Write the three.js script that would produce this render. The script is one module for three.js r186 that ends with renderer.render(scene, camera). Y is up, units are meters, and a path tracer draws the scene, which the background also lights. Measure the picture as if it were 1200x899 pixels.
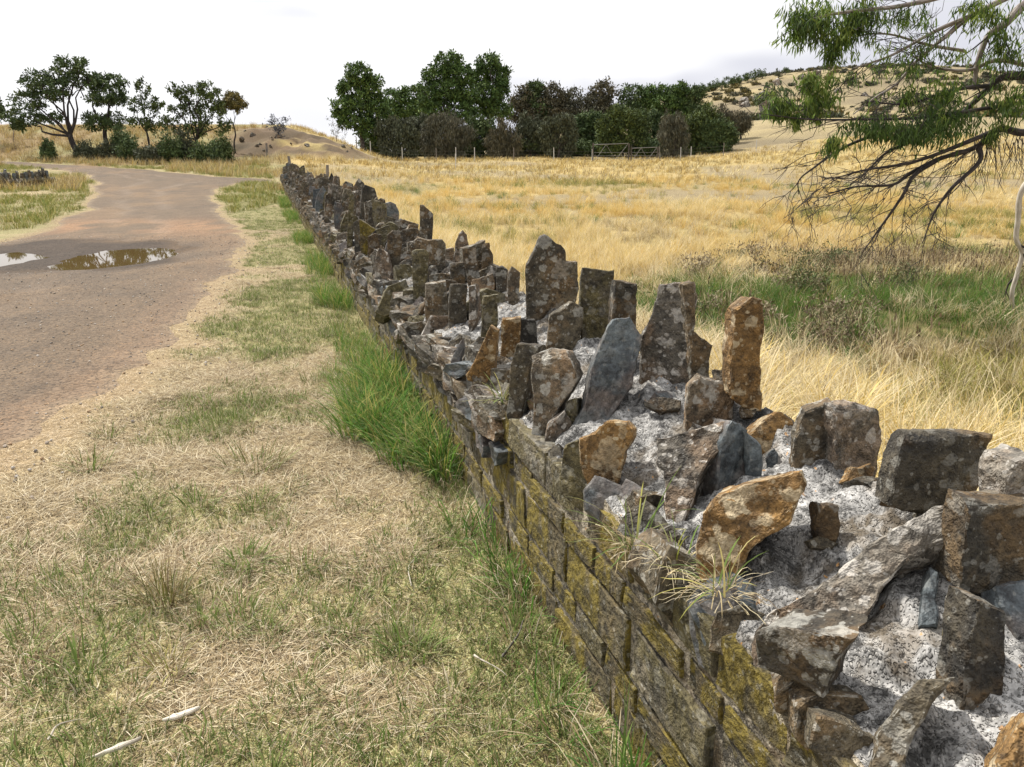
import * as THREE from 'three';
import { mergeGeometries, toCreasedNormals } from 'three/addons/utils/BufferGeometryUtils.js';

// ---------------------------------------------------------------- camera, sky, sun, exposure
const EYE = 1.55, PITCH = 16.4 * Math.PI / 180, FOC = 901;      // photograph 1200 x 899
const scene = new THREE.Scene();
const camera = new THREE.PerspectiveCamera(53.02, 1024 / 767, 0.05, 3000);
camera.position.set(0, EYE, 0);
camera.rotation.set(-PITCH, 0, 0);
const renderer = new THREE.WebGLRenderer({ antialias: true });
renderer.setSize(1024, 767);
renderer.toneMapping = THREE.LinearToneMapping;
renderer.toneMappingExposure = 1.1;
renderer.shadowMap.enabled = true;

const SUN_AZ = -46 * Math.PI / 180, SUN_EL = 54 * Math.PI / 180; // ahead of the camera, a little to the left, behind thin cloud
const sunDir = new THREE.Vector3(Math.sin(SUN_AZ) * Math.cos(SUN_EL), Math.sin(SUN_EL), -Math.cos(SUN_AZ) * Math.cos(SUN_EL));
const sun = new THREE.DirectionalLight(new THREE.Color(1, 0.955, 0.88), 5);
sun.position.copy(sunDir).multiplyScalar(200);
sun.castShadow = true; sun.shadow.radius = 3.5; sun.shadow.mapSize.set(4096, 4096);
Object.assign(sun.shadow.camera, { left: -80, right: 80, top: 80, bottom: -80, near: 1, far: 500 });
scene.add(sun, sun.target);

// ---------------------------------------------------------------- noise and random numbers
const sm = (a, b, x) => { const t = Math.min(1, Math.max(0, (x - a) / (b - a))); return t * t * (3 - 2 * t); };
const lerp = (a, b, t) => a + (b - a) * t;
const clamp = (x, a = 0, b = 1) => Math.min(b, Math.max(a, x));
function rng(seed) { let a = (seed * 2654435761) >>> 0 || 1; return () => { a = (a + 0x6D2B79F5) | 0; let t = Math.imul(a ^ (a >>> 15), 1 | a); t = (t + Math.imul(t ^ (t >>> 7), 61 | t)) ^ t; return ((t ^ (t >>> 14)) >>> 0) / 4294967296; }; }
function hash3(x, y, z) { let h = Math.imul(x, 374761393) ^ Math.imul(y, 668265263) ^ Math.imul(z, 1274126177); h = Math.imul(h ^ (h >>> 13), 1274126177); h ^= h >>> 16; return (h >>> 0) / 4294967296; }
function vn(x, y, z) {                      // value noise, -1..1
  const xi = Math.floor(x), yi = Math.floor(y), zi = Math.floor(z); let u = x - xi, v = y - yi, w = z - zi;
  u = u * u * (3 - 2 * u); v = v * v * (3 - 2 * v); w = w * w * (3 - 2 * w);
  const a = lerp(lerp(hash3(xi, yi, zi), hash3(xi + 1, yi, zi), u), lerp(hash3(xi, yi + 1, zi), hash3(xi + 1, yi + 1, zi), u), v);
  const b = lerp(lerp(hash3(xi, yi, zi + 1), hash3(xi + 1, yi, zi + 1), u), lerp(hash3(xi, yi + 1, zi + 1), hash3(xi + 1, yi + 1, zi + 1), u), v);
  return 2 * lerp(a, b, w) - 1;
}
function fbm(x, y, z, o = 4) { let s = 0, a = 0.5; for (let i = 0; i < o; i++) { s += a * vn(x, y, z); x = x * 2.03 + 11.3; y = y * 2.03 + 5.7; z = z * 2.03 + 3.1; a *= 0.5; } return s; }

// ---------------------------------------------------------------- sky: thin bright cloud, whiter round the hidden sun, lilac grey banks low down
{
  const w = 1024, h = 512, data = new Float32Array(w * h * 4);
  for (let j = 0; j < h; j++) for (let i = 0; i < w; i++) {
    const el = ((j + 0.5) / h - 0.5) * Math.PI, az = ((i + 0.5) / w - 0.5) * 2 * Math.PI;
    const x = Math.cos(el) * Math.cos(az), y = Math.sin(el), z = Math.cos(el) * Math.sin(az);
    const c = x * sunDir.x + y * sunDir.y + z * sunDir.z, ang = Math.acos(clamp(c, -1, 1));
    const yy = Math.max(y, 0) + 0.12;
    const cl = fbm(x / yy * 0.55 + 3.7, 2.2, z / yy * 0.55 + 1.4, 5);
    const bank = fbm(x * 4 + 9, y * 15, z * 4 + 2, 5) * 0.85 + 0.33 * sm(-0.1, 0.5, x);
    const grey = clamp(sm(0.02, 0.42, cl) * 0.3 + sm(0.04, 0.36, bank) * 0.75 * (1 - sm(0.1, 0.35, y)));
    let b = 0.9 + 0.9 * Math.exp(-ang * ang / 0.18) + 0.3 * Math.exp(-ang * ang / 0.9);
    b *= 1 - 0.3 * grey;
    const o = (j * w + i) * 4;
    if (y < -0.02) { data[o] = 0.3; data[o + 1] = 0.27; data[o + 2] = 0.22; } else {
      data[o] = b * lerp(1.0, 0.93, grey); data[o + 1] = b * lerp(1.0, 0.945, grey); data[o + 2] = b * lerp(1.015, 1.06, grey);
    }
    data[o + 3] = 1;
  }
  const t = new THREE.DataTexture(data, w, h, THREE.RGBAFormat, THREE.FloatType);
  t.mapping = THREE.EquirectangularReflectionMapping; t.magFilter = THREE.LinearFilter; t.needsUpdate = true;
  scene.background = t; scene.environment = t;
}

// ---------------------------------------------------------------- naming
const taken = new Map();
function numbered(name) { const n = taken.get(name) || 0; taken.set(name, n + 1); return n ? name + '_' + String(n).padStart(3, '0') : name; }
function shadows(o) { o.traverse((m) => { if (m.isMesh) { m.castShadow = true; m.receiveShadow = true; } }); return o; }
function top(o, name, label, category, extra = {}) { o.name = numbered(name); o.userData = { label, category, ...extra }; scene.add(o); return o; }
function structure(o, name, label) { o.name = name; o.userData = { label, category: name.replace(/_/g, ' '), kind: 'structure' }; scene.add(o); return shadows(o); }
function part(parent, name, geo, mat) { const m = new THREE.Mesh(geo, mat); m.name = name; parent.add(m); return m; }

// ---------------------------------------------------------------- pixels of the photograph to places
const CP = Math.cos(PITCH), SP = Math.sin(PITCH);
function ray(px, py) { const a = px - 600, b = 449.5 - py; return { x: a, y: b * CP - FOC * SP, d: FOC * CP + b * SP }; }
// the wall: front face runs along x = 0.88 - 0.3135 d;  s along it, q across it (away from the road)
const AL = new THREE.Vector3(-0.3135, 0, -1).normalize(), AC = new THREE.Vector3(-AL.z, 0, AL.x), WO = new THREE.Vector3(0.88, 0, 0);
const wallQ = (x, d) => (x - 0.88) * AC.x - d * AC.z;
const wallS = (x, d) => (x - 0.88) * AL.x - d * AL.z;
const WP = (s, q, y) => new THREE.Vector3(WO.x + s * AL.x + q * AC.x, y, s * AL.z + q * AC.z);
const WALL_T = 0.64, FACE_H = 0.62, WALL_END = 38;
function capY(q) {                          // top of the rough concrete bed, over the wall's thickness
  const P = [[-0.2, 0.6], [0, 0.615], [0.1, 0.665], [0.3, 0.745], [0.48, 0.8], [0.57, 0.795], [0.64, 0.7]];
  for (let i = 1; i < P.length; i++) if (q <= P[i][0]) return lerp(P[i - 1][1], P[i][1], clamp((q - P[i - 1][0]) / (P[i][0] - P[i - 1][0])));
  return 0.7;
}
const riseAlong = (s) => 0.00095 * Math.max(0, s * 0.954 - 22) ** 2;   // the ground, and the wall with it, climbs a little far along

// ---------------------------------------------------------------- terrain
function xTable(T, d) { if (d <= T[0][0]) return T[0][1]; for (let i = 1; i < T.length; i++) if (d <= T[i][0]) { const t = (d - T[i - 1][0]) / (T[i][0] - T[i - 1][0]); return lerp(T[i - 1][1], T[i][1], t * t * (3 - 2 * t) * 0.5 + t * 0.5); } return T[T.length - 1][1]; }
const ROAD_R = [[-12, -2.1], [0, -2.25], [3.6, -2.58], [6.6, -3.0], [10, -3.75], [13.9, -4.75], [17, -5.9], [25, -9.3], [31, -11.7], [36, -13.3], [39.5, -13.8], [41.5, -12.4], [43, -13.2], [45, -17], [50, -22.2], [53, -27], [57, -34], [61, -44]];
const ROAD_L = [[-12, -8.6], [0, -9.0], [10, -9.4], [16.3, -9.9], [22, -12.2], [30, -16], [38, -19.9], [45, -23.8], [50, -27.8], [55, -34], [58, -40], [61, -48]];
const roadR = (d) => xTable(ROAD_R, d) + 0.28 * fbm(d * 0.9, 3.3, 1, 4) + 0.1 * vn(d * 5, 1, 4);
const roadL = (d) => xTable(ROAD_L, d) + 0.4 * fbm(d * 0.7, 8.3, 1, 4);
const ROAD_FAR = () => 61;
function roadIn(x, d) { if (d < -12) return -9; return Math.min(x - roadL(d), roadR(d) - x, (ROAD_FAR(x) - d)); }   // > 0 on the road
function H0(x, d) {
  const q = wallQ(x, d);
  let L = 0.00095 * Math.max(0, Math.min(d, 78) - 22) ** 2;
  L += 1.6 * sm(60, 71, d) * sm(-8, -16, x);
  L -= 0.03 * Math.max(0, d - 82);
  L = Math.max(L, -3);
  let R = -0.8 + 2.05 * Math.pow(clamp((d - 14) / 66, 0, 1.3), 1.3) + 0.03 * Math.max(0, d - 85) * sm(5, 40, x) + 0.05 * Math.max(0, Math.min(d, 110) - 40) * sm(12, 42, x);
  R += 0.22 * fbm(x * 0.16, 1.2, d * 0.16, 3) * sm(2, 8, q);
  let h = lerp(L, R, sm(0.7, lerp(5, 13, sm(30, 50, d)), q));
  h += 24.5 * Math.exp(-(((x - 152) / 105) ** 2) - (((d - 350) / 125) ** 2)) * (1 + 0.1 * fbm(x * 0.03, 5, d * 0.03, 4));
  return h;
}
const earthBank = (x, d) => sm(60.5, 63, d) * sm(73, 71, d) * sm(-24.5, -22, x) * sm(-10, -14, x);   // bare brown cutting
function puddleDip(x, d) {                 // worn hollows in the road that hold water
  const n = 0.25 * fbm(x * 1.6, 2, d * 0.8, 3);
  const a = ((x + 6.45) / 0.92) ** 2 + ((d - 12.85) / 1.75) ** 2, b = ((x + 8.45) / 0.68) ** 2 + ((d - 12.2) / 1.5) ** 2;
  return 0.075 * Math.exp(-(a + n) * 0.85) + 0.07 * Math.exp(-(b + n) * 0.85);
}
function H(x, d) {
  const r = roadIn(x, d), q = wallQ(x, d);
  let h = H0(x, d);
  const off = sm(0.1, -0.5, r);
  if (d > 58 && d < 75 && x < -8) h += earthBank(x, d) * (0.5 * fbm(x * 0.5, 3, d * 0.8, 4) + 0.25 * vn(x * 1.6, 8, d * 1.4));
  h += off * (0.02 * fbm(x * 1.3, 7, d * 1.3, 3) + 0.012 * vn(x * 5, 3, d * 5));
  return h;
}
const V = (x, d, y) => new THREE.Vector3(x, y, -d);
function groundHit(px, py) { const r = ray(px, py); let t0 = 0, p = 0; for (let d = 0.6; d < 600; d *= 1.01) { const t = d / r.d; if (EYE + t * r.y < H(t * r.x, d)) { t0 = p; let a = p, b = t; for (let k = 0; k < 20; k++) { const m = (a + b) / 2; if (EYE + m * r.y < H(m * r.x, m * r.d)) b = m; else a = m; } return [b * r.x, b * r.d]; } p = t; } return [p * r.x, p * r.d]; }

// ---------------------------------------------------------------- computed textures
function tileNoise(N, per, oct, seed) {     // tileable gradient-free fractal noise, about 0..1
  const out = new Float32Array(N * N); let amp = 1, tot = 0;
  for (let o = 0; o < oct; o++, per *= 2, amp *= 0.55) {
    const g = new Float32Array(per * per), r = rng(seed * 31 + o * 7 + 1); for (let i = 0; i < g.length; i++) g[i] = r();
    tot += amp;
    for (let y = 0; y < N; y++) {
      const fy = y / N * per, yi = Math.floor(fy); let v = fy - yi; v = v * v * (3 - 2 * v);
      const r0 = (yi % per) * per, r1 = ((yi + 1) % per) * per;
      for (let x = 0; x < N; x++) {
        const fx = x / N * per, xi = Math.floor(fx); let u = fx - xi; u = u * u * (3 - 2 * u);
        const x0 = xi % per, x1 = (xi + 1) % per;
        out[y * N + x] += amp * ((g[r0 + x0] * (1 - u) + g[r0 + x1] * u) * (1 - v) + (g[r1 + x0] * (1 - u) + g[r1 + x1] * u) * v);
      }
    }
  }
  let lo = 9, hi = -9; for (const v of out) { if (v < lo) lo = v; if (v > hi) hi = v; }
  for (let i = 0; i < out.length; i++) out[i] = (out[i] - lo) / (hi - lo);
  return out;
}
function spots(N, count, rmin, rmax, seed, rough) {   // scattered blotches with ragged outlines: their strength 0..1
  const out = new Float32Array(N * N), r = rng(seed);
  for (let k = 0; k < count; k++) {
    const cx = r() * N, cy = r() * N, rad = rmin + (rmax - rmin) * r() ** 3, st = 0.5 + 0.5 * r(), R = Math.ceil(rad * 1.6), el = 0.7 + 0.6 * r();
    for (let y = -R; y <= R; y++) for (let x = -R; x <= R; x++) {
      const X = ((Math.floor(cx) + x) % N + N) % N, Y = ((Math.floor(cy) + y) % N + N) % N, i = Y * N + X;
      const dd = Math.hypot(x * el, y / el) / rad + (rough[i] - 0.5) * 1.3;
      if (dd < 1) out[i] = Math.max(out[i], st * sm(1, 0.75, dd));
    }
  }
  return out;
}
const toS = (c) => 255 * (c <= 0.0031308 ? c * 12.92 : 1.055 * Math.pow(c, 1 / 2.4) - 0.055);
function colorTex(N, fn) {
  const data = new Uint8Array(N * N * 4), c = [0, 0, 0];
  for (let i = 0; i < N * N; i++) { fn(i, c); for (let k = 0; k < 3; k++) data[i * 4 + k] = toS(clamp(c[k])); data[i * 4 + 3] = 255; }
  const t = new THREE.DataTexture(data, N, N); t.colorSpace = THREE.SRGBColorSpace; t.wrapS = t.wrapT = THREE.RepeatWrapping; t.magFilter = THREE.LinearFilter; t.needsUpdate = true; return t;
}
function grayTex(N, fn) {
  const data = new Uint8Array(N * N * 4);
  for (let i = 0; i < N * N; i++) { const v = 255 * clamp(fn(i)); data[i * 4] = data[i * 4 + 1] = data[i * 4 + 2] = v; data[i * 4 + 3] = 255; }
  const t = new THREE.DataTexture(data, N, N); t.wrapS = t.wrapT = THREE.RepeatWrapping; t.magFilter = THREE.LinearFilter; t.needsUpdate = true; return t;
}
const N = 1024, nA = tileNoise(N, 4, 7, 1), nB = tileNoise(N, 8, 6, 2), nC = tileNoise(N, 64, 4, 3), nD = tileNoise(N, 5, 7, 4), nE = tileNoise(N, 16, 6, 5), nF = tileNoise(N, 256, 2, 6);
const ragged = nE.map((v, i) => clamp(0.5 + 1.15 * (v - 0.5) + 0.75 * (nC[i] - 0.5))), lich1 = spots(N, 150, 6, 46, 11, ragged), lich2 = spots(N, 900, 2, 11, 12, nC), lich3 = spots(N, 40, 20, 90, 13, ragged);
const at = (f, i, dx, dy) => f[(((i / N | 0) + dy) % N) * N + ((i % N) + dx) % N];
const mix3 = (o, c, t) => { for (let k = 0; k < 3; k++) o[k] += (c[k] - o[k]) * t; };
function rock({ a, b, rust = [0.3, 0.13, 0.03], rustAmt = 0, pale = [0.45, 0.44, 0.4], paleAmt = 0, dots = 0.7, moss = [0.16, 0.13, 0.02], mossAmt = 0, dark = 0.4, dx = 0, dy = 0 }) {
  return colorTex(N, (i, o) => {
    const n1 = at(nA, i, dx, dy), n2 = at(nD, i, dy, dx), n3 = at(nE, i, dx * 2, dy), g = nC[i], f = nF[i];
    const t = sm(0.25, 0.75, n1); for (let k = 0; k < 3; k++) o[k] = lerp(a[k], b[k], t);
    mix3(o, rust, rustAmt * sm(0.42, 0.72, n2 + 0.25 * (n3 - 0.5)));
    mix3(o, moss, mossAmt * sm(0.27, 0.55, at(nB, i, dy, dx) + 0.35 * (n3 - 0.5)));
    const gr = Math.max(0.25, 1 + 1.5 * (g - 0.5) + 0.9 * (f - 0.5) + 0.9 * (n3 - 0.5)); for (let k = 0; k < 3; k++) o[k] *= gr;
    const dk = sm(0.62, 0.8, at(nE, i, dy + 300, dx + 90)) * dark; for (let k = 0; k < 3; k++) o[k] *= 1 - dk;
    const l = Math.max(paleAmt * at(lich3, i, dy, dx), Math.min(1, paleAmt * 1.6) * at(lich1, i, dx, dy) * 0.8, dots * at(lich2, i, dy, dx) * 0.8) * clamp(0.35 + 1.5 * (g - 0.2));
    mix3(o, [pale[0] * (0.8 + 0.4 * n3), pale[1] * (0.8 + 0.4 * n3), pale[2] * (0.78 + 0.4 * n3)], clamp(l));
  });
}
const rockBump = grayTex(N, (i) => { const r = Math.abs(nD[i] - 0.5) * 2; return 0.42 * nE[i] + 0.3 * nC[i] + 0.12 * nF[i] + 0.22 * Math.min(1, r * 5); });
const stdMat = (o) => new THREE.MeshStandardMaterial({ roughness: 0.88, ...o });
const rockMat = (o, rough = 0.85, bump = 0.02) => stdMat({ map: rock(o), bumpMap: rockBump, bumpScale: bump, roughness: rough });
const ROCK_TILE = 0.75;
const M = {
  dark: rockMat({ a: [0.026, 0.023, 0.018], b: [0.062, 0.052, 0.035], rustAmt: 0.35, rust: [0.15, 0.08, 0.02], paleAmt: 0.3, dots: 0.5 }),
  brown: rockMat({ a: [0.044, 0.037, 0.026], b: [0.1, 0.082, 0.053], rustAmt: 0.4, rust: [0.15, 0.085, 0.03], paleAmt: 0.5, dx: 300, dy: 120 }),
  rusty: rockMat({ a: [0.15, 0.085, 0.028], b: [0.25, 0.142, 0.045], rustAmt: 0.6, rust: [0.09, 0.052, 0.02], paleAmt: 0.65, pale: [0.52, 0.44, 0.3], dx: 700, dy: 420 }),
  blue: rockMat({ a: [0.05, 0.06, 0.066], b: [0.09, 0.106, 0.112], rustAmt: 0.15, paleAmt: 0.12, dots: 0.3, dark: 0.25, dx: 100, dy: 620 }, 0.6, 0.007),
  pale: rockMat({ a: [0.085, 0.075, 0.06], b: [0.16, 0.142, 0.115], rustAmt: 0.3, rust: [0.26, 0.15, 0.07], paleAmt: 1, pale: [0.5, 0.47, 0.43], dots: 0.9, dx: 500, dy: 820 }),
  tan: rockMat({ a: [0.08, 0.064, 0.044], b: [0.15, 0.118, 0.078], rustAmt: 0.4, rust: [0.26, 0.15, 0.07], paleAmt: 0.6, dx: 240, dy: 900 }),
  moss: rockMat({ a: [0.06, 0.05, 0.027], b: [0.105, 0.086, 0.047], mossAmt: 0.92, moss: [0.135, 0.102, 0.014], rustAmt: 0.2, rust: [0.15, 0.09, 0.02], paleAmt: 0.04, dots: 0.45, dx: 40, dy: 200 }, 0.92),
  mossgrey: rockMat({ a: [0.066, 0.056, 0.036], b: [0.115, 0.097, 0.064], mossAmt: 0.38, moss: [0.11, 0.09, 0.02], paleAmt: 0.2, dots: 0.5, dx: 440, dy: 20 }, 0.92),
};
// rough lime concrete with pale and black grit
const MN = 1024, mGrit = spots(MN, 9000, 1.5, 6, 21, nF), mPit = spots(MN, 8000, 1.5, 6, 22, nF), mPeb = spots(MN, 150, 4, 11, 23, nF);
const mortarMap = (lift) => colorTex(MN, (i, o) => {
  const v = lift * Math.max(0.05, 0.2 + 0.42 * (nC[i] - 0.5) + 0.55 * (nE[i] - 0.5) + 0.35 * (nB[i] - 0.5) + 0.25 * (nF[i] - 0.5)); o[0] = v * 0.97; o[1] = v * 0.945; o[2] = v * 0.9;
  mix3(o, [0.07, 0.066, 0.06], 0.5 * mPit[i]); mix3(o, [0.56, 0.54, 0.5], 0.7 * mGrit[i] * sm(0.4, 0.65, nE[i] + 0.08)); mix3(o, [0.2, 0.15, 0.09], 0.45 * sm(0.55, 0.8, nD[i])); mix3(o, [0.68, 0.66, 0.62], 0.6 * lich1[i] * sm(0.3, 0.6, nC[i]));
  const p = mPeb[i]; if (p > 0.55) mix3(o, [0.5, 0.26, 0.08], 0.7 * sm(0.55, 0.7, p) * (nB[i] > 0.55 ? 1 : 0));
});
const mortarBump = grayTex(MN, (i) => 0.45 + 0.5 * mGrit[i] - 0.5 * mPit[i] + 0.35 * (nC[i] - 0.5) + 0.5 * (nE[i] - 0.5));
M.mortar = stdMat({ map: mortarMap(1), bumpMap: mortarBump, bumpScale: 0.012, roughness: 0.95 });
M.joint = stdMat({ map: mortarMap(1.25), color: new THREE.Color(0.85, 0.76, 0.6), bumpMap: mortarBump, bumpScale: 0.012, roughness: 0.95 });

// straw litter: many crossed dead stalks over dry soil
function strawCanvas(size, count, base, tones, len, wid, seed) {
  const c = document.createElement('canvas'); c.width = c.height = size; const g = c.getContext('2d'), r = rng(seed);
  g.fillStyle = base; g.fillRect(0, 0, size, size);
  for (let k = 0; k < count; k++) {
    const x = r() * size, y = r() * size, a = r() * 6.283, l = len * (0.3 + r()), t = tones[Math.floor(r() * tones.length)];
    g.strokeStyle = t; g.globalAlpha = 0.45 + 0.5 * r(); g.lineWidth = wid * (0.5 + r());
    const dx = Math.cos(a) * l, dy = Math.sin(a) * l, bx = (r() - 0.5) * l * 0.3, by = (r() - 0.5) * l * 0.3;
    for (const ox of [0, x > size / 2 ? -size : size]) for (const oy of [0, y > size / 2 ? -size : size]) { g.beginPath(); g.moveTo(x + ox, y + oy); g.quadraticCurveTo(x + ox + dx / 2 + bx, y + oy + dy / 2 + by, x + ox + dx, y + oy + dy); g.stroke(); }
  }
  const t = new THREE.CanvasTexture(c); t.colorSpace = THREE.SRGBColorSpace; t.wrapS = t.wrapT = THREE.RepeatWrapping; return t;
}
const strawMap = strawCanvas(1536, 24000, '#a89878', ['#fff6e2', '#efe2c4', '#d8c8a4', '#8f7c5c', '#6b5a40', '#c6b48e', '#b7a27a', '#f4ead2'], 52, 2.6, 5);
const strawBump = strawCanvas(1024, 14000, '#606060', ['#ffffff', '#c0c0c0', '#909090', '#404040', '#202020'], 36, 2.2, 6); strawBump.colorSpace = THREE.NoColorSpace;
M.ground = stdMat({ map: strawMap, vertexColors: true, bumpMap: strawBump, bumpScale: 0.012, roughness: 1 });
// gravel road
const gr1 = spots(N, 5200, 2, 8, 31, nF), gr2 = spots(N, 5200, 2, 7, 32, nF), gr3 = spots(N, 2600, 4, 11, 33, nF);
M.road = stdMat({
  map: colorTex(N, (i, o) => { const v = 0.62 + 0.5 * (nC[i] - 0.5) + 0.25 * (nE[i] - 0.5); o[0] = v; o[1] = v; o[2] = v; mix3(o, [1, 0.97, 0.92], 0.8 * gr1[i]); mix3(o, [0.12, 0.115, 0.11], 0.85 * gr2[i]); if (gr3[i] > 0) { const q = 0.25 + 0.9 * nB[i] * nA[i] * 2; mix3(o, [q, q * 0.93, q * 0.86], 0.85 * gr3[i]); } }),
  bumpMap: grayTex(N, (i) => 0.35 + 0.4 * gr1[i] + 0.3 * gr2[i] + 0.5 * gr3[i] + 0.3 * (nC[i] - 0.5)), bumpScale: 0.012, vertexColors: true, roughness: 0.95,
});
M.mud = new THREE.MeshPhysicalMaterial({ specularIntensity: 0.3, map: M.road.map, bumpMap: M.road.bumpMap, bumpScale: 0.008, vertexColors: true, roughness: 0.85 });
M.water = new THREE.MeshPhysicalMaterial({ color: new THREE.Color(0.11, 0.072, 0.028), roughness: 0.02, ior: 1.33, specularIntensity: 1 });
// bark and wood
const barkMap = (a, b, c, k) => colorTex(512, (i, o) => { const x = i % 512, y = i / 512 | 0, n = nD[(y * 2) * N + (x * 2)], s = nE[((y >> 2) * N) + x * 2 % N]; for (let j = 0; j < 3; j++) o[j] = lerp(a[j], b[j], sm(0.3, 0.7, n * 0.6 + s * 0.4)); mix3(o, c, k * sm(0.55, 0.7, s)); });
M.bark = stdMat({ map: barkMap([0.05, 0.042, 0.038], [0.14, 0.115, 0.1], [0.3, 0.27, 0.24], 0.4), roughness: 0.95 });
M.gumBark = stdMat({ map: barkMap([0.16, 0.13, 0.115], [0.33, 0.29, 0.26], [0.5, 0.47, 0.43], 0.5), roughness: 0.85 });
M.darkBark = stdMat({ map: barkMap([0.022, 0.018, 0.017], [0.07, 0.055, 0.05], [0.12, 0.1, 0.09], 0.3), roughness: 0.95 });
M.wood = stdMat({ map: barkMap([0.16, 0.14, 0.125], [0.3, 0.27, 0.24], [0.08, 0.07, 0.06], 0.6), roughness: 0.95 });
M.metal = stdMat({ color: new THREE.Color(0.22, 0.21, 0.2), metalness: 0.3, roughness: 0.55 });
M.paintedPost = stdMat({ color: new THREE.Color(0.55, 0.54, 0.52), roughness: 0.8 });
const leafMat = (tr = 0.35, rough = 0.95) => new THREE.MeshPhysicalMaterial({ vertexColors: true, roughness: rough, transmission: tr, thickness: 0, side: THREE.DoubleSide, specularIntensity: 0.4 });
M.leaf = leafMat(0.42, 0.9); M.grass = leafMat(0.35); M.hay = stdMat({ vertexColors: true, side: THREE.DoubleSide, roughness: 0.95 }); M.farLeaf = stdMat({ vertexColors: true, side: THREE.DoubleSide, roughness: 0.85 });
M.paleBark = stdMat({ map: barkMap([0.4, 0.35, 0.28], [0.66, 0.6, 0.5], [0.25, 0.2, 0.15], 0.4), roughness: 0.9 });

// ---------------------------------------------------------------- rocks and slabs
function tessellate(pos, maxEdge, rounds = 6) {       // splits every edge longer than maxEdge; shared edges split alike
  let cur = pos;
  for (let it = 0; it < rounds; it++) {
    const out = []; let changed = false;
    const d2 = (a, b) => (cur[a] - cur[b]) ** 2 + (cur[a + 1] - cur[b + 1]) ** 2 + (cur[a + 2] - cur[b + 2]) ** 2, m2 = maxEdge * maxEdge;
    const P = (a) => [cur[a], cur[a + 1], cur[a + 2]], Mi = (a, b) => [(cur[a] + cur[b]) / 2, (cur[a + 1] + cur[b + 1]) / 2, (cur[a + 2] + cur[b + 2]) / 2];
    const tri = (...p) => { for (const v of p) out.push(v[0], v[1], v[2]); };
    for (let i = 0; i < cur.length; i += 9) {
      const a = i, b = i + 3, c = i + 6, ab = d2(a, b) > m2, bc = d2(b, c) > m2, ca = d2(c, a) > m2;
      const A = P(a), B = P(b), C = P(c), n = ab + bc + ca; if (n) changed = true;
      if (n === 3) { const x = Mi(a, b), y = Mi(b, c), z = Mi(c, a); tri(A, x, z, x, B, y, z, y, C, x, y, z); }
      else if (n === 0) tri(A, B, C);
      else if (n === 1) { if (ab) { const x = Mi(a, b); tri(A, x, C, x, B, C); } else if (bc) { const x = Mi(b, c); tri(A, B, x, A, x, C); } else { const x = Mi(c, a); tri(A, B, x, x, B, C); } }
      else if (!ab) { const y = Mi(b, c), z = Mi(c, a); tri(A, B, y, A, y, z, z, y, C); }
      else if (!bc) { const z = Mi(c, a), x = Mi(a, b); tri(A, x, z, x, B, z, B, C, z); }
      else { const x = Mi(a, b), y = Mi(b, c); tri(x, B, y, A, x, y, A, y, C); }
    }
    cur = out; if (!changed) break;
  }
  return cur;
}
function boxUV(geo, tile, ou, ov, rot = 0) {
  const p = geo.attributes.position, uv = new Float32Array(p.count * 2), e1 = new THREE.Vector3(), e2 = new THREE.Vector3(), a = new THREE.Vector3();
  for (let i = 0; i < p.count; i += 3) {
    a.fromBufferAttribute(p, i); e1.fromBufferAttribute(p, i + 1).sub(a); e2.fromBufferAttribute(p, i + 2).sub(a); e1.cross(e2);
    const x = Math.abs(e1.x), y = Math.abs(e1.y), z = Math.abs(e1.z), ax = x > y && x > z ? 0 : y > z ? 1 : 2;
    for (let k = 0; k < 3; k++) { const X = p.getX(i + k), Y = p.getY(i + k), Z = p.getZ(i + k); uv[(i + k) * 2] = ou + (ax === 0 ? Z : X) / tile; uv[(i + k) * 2 + 1] = ov + (ax === 1 ? Z : Y) / tile; }
  }
  geo.setAttribute('uv', new THREE.BufferAttribute(uv, 2));
}
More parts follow.
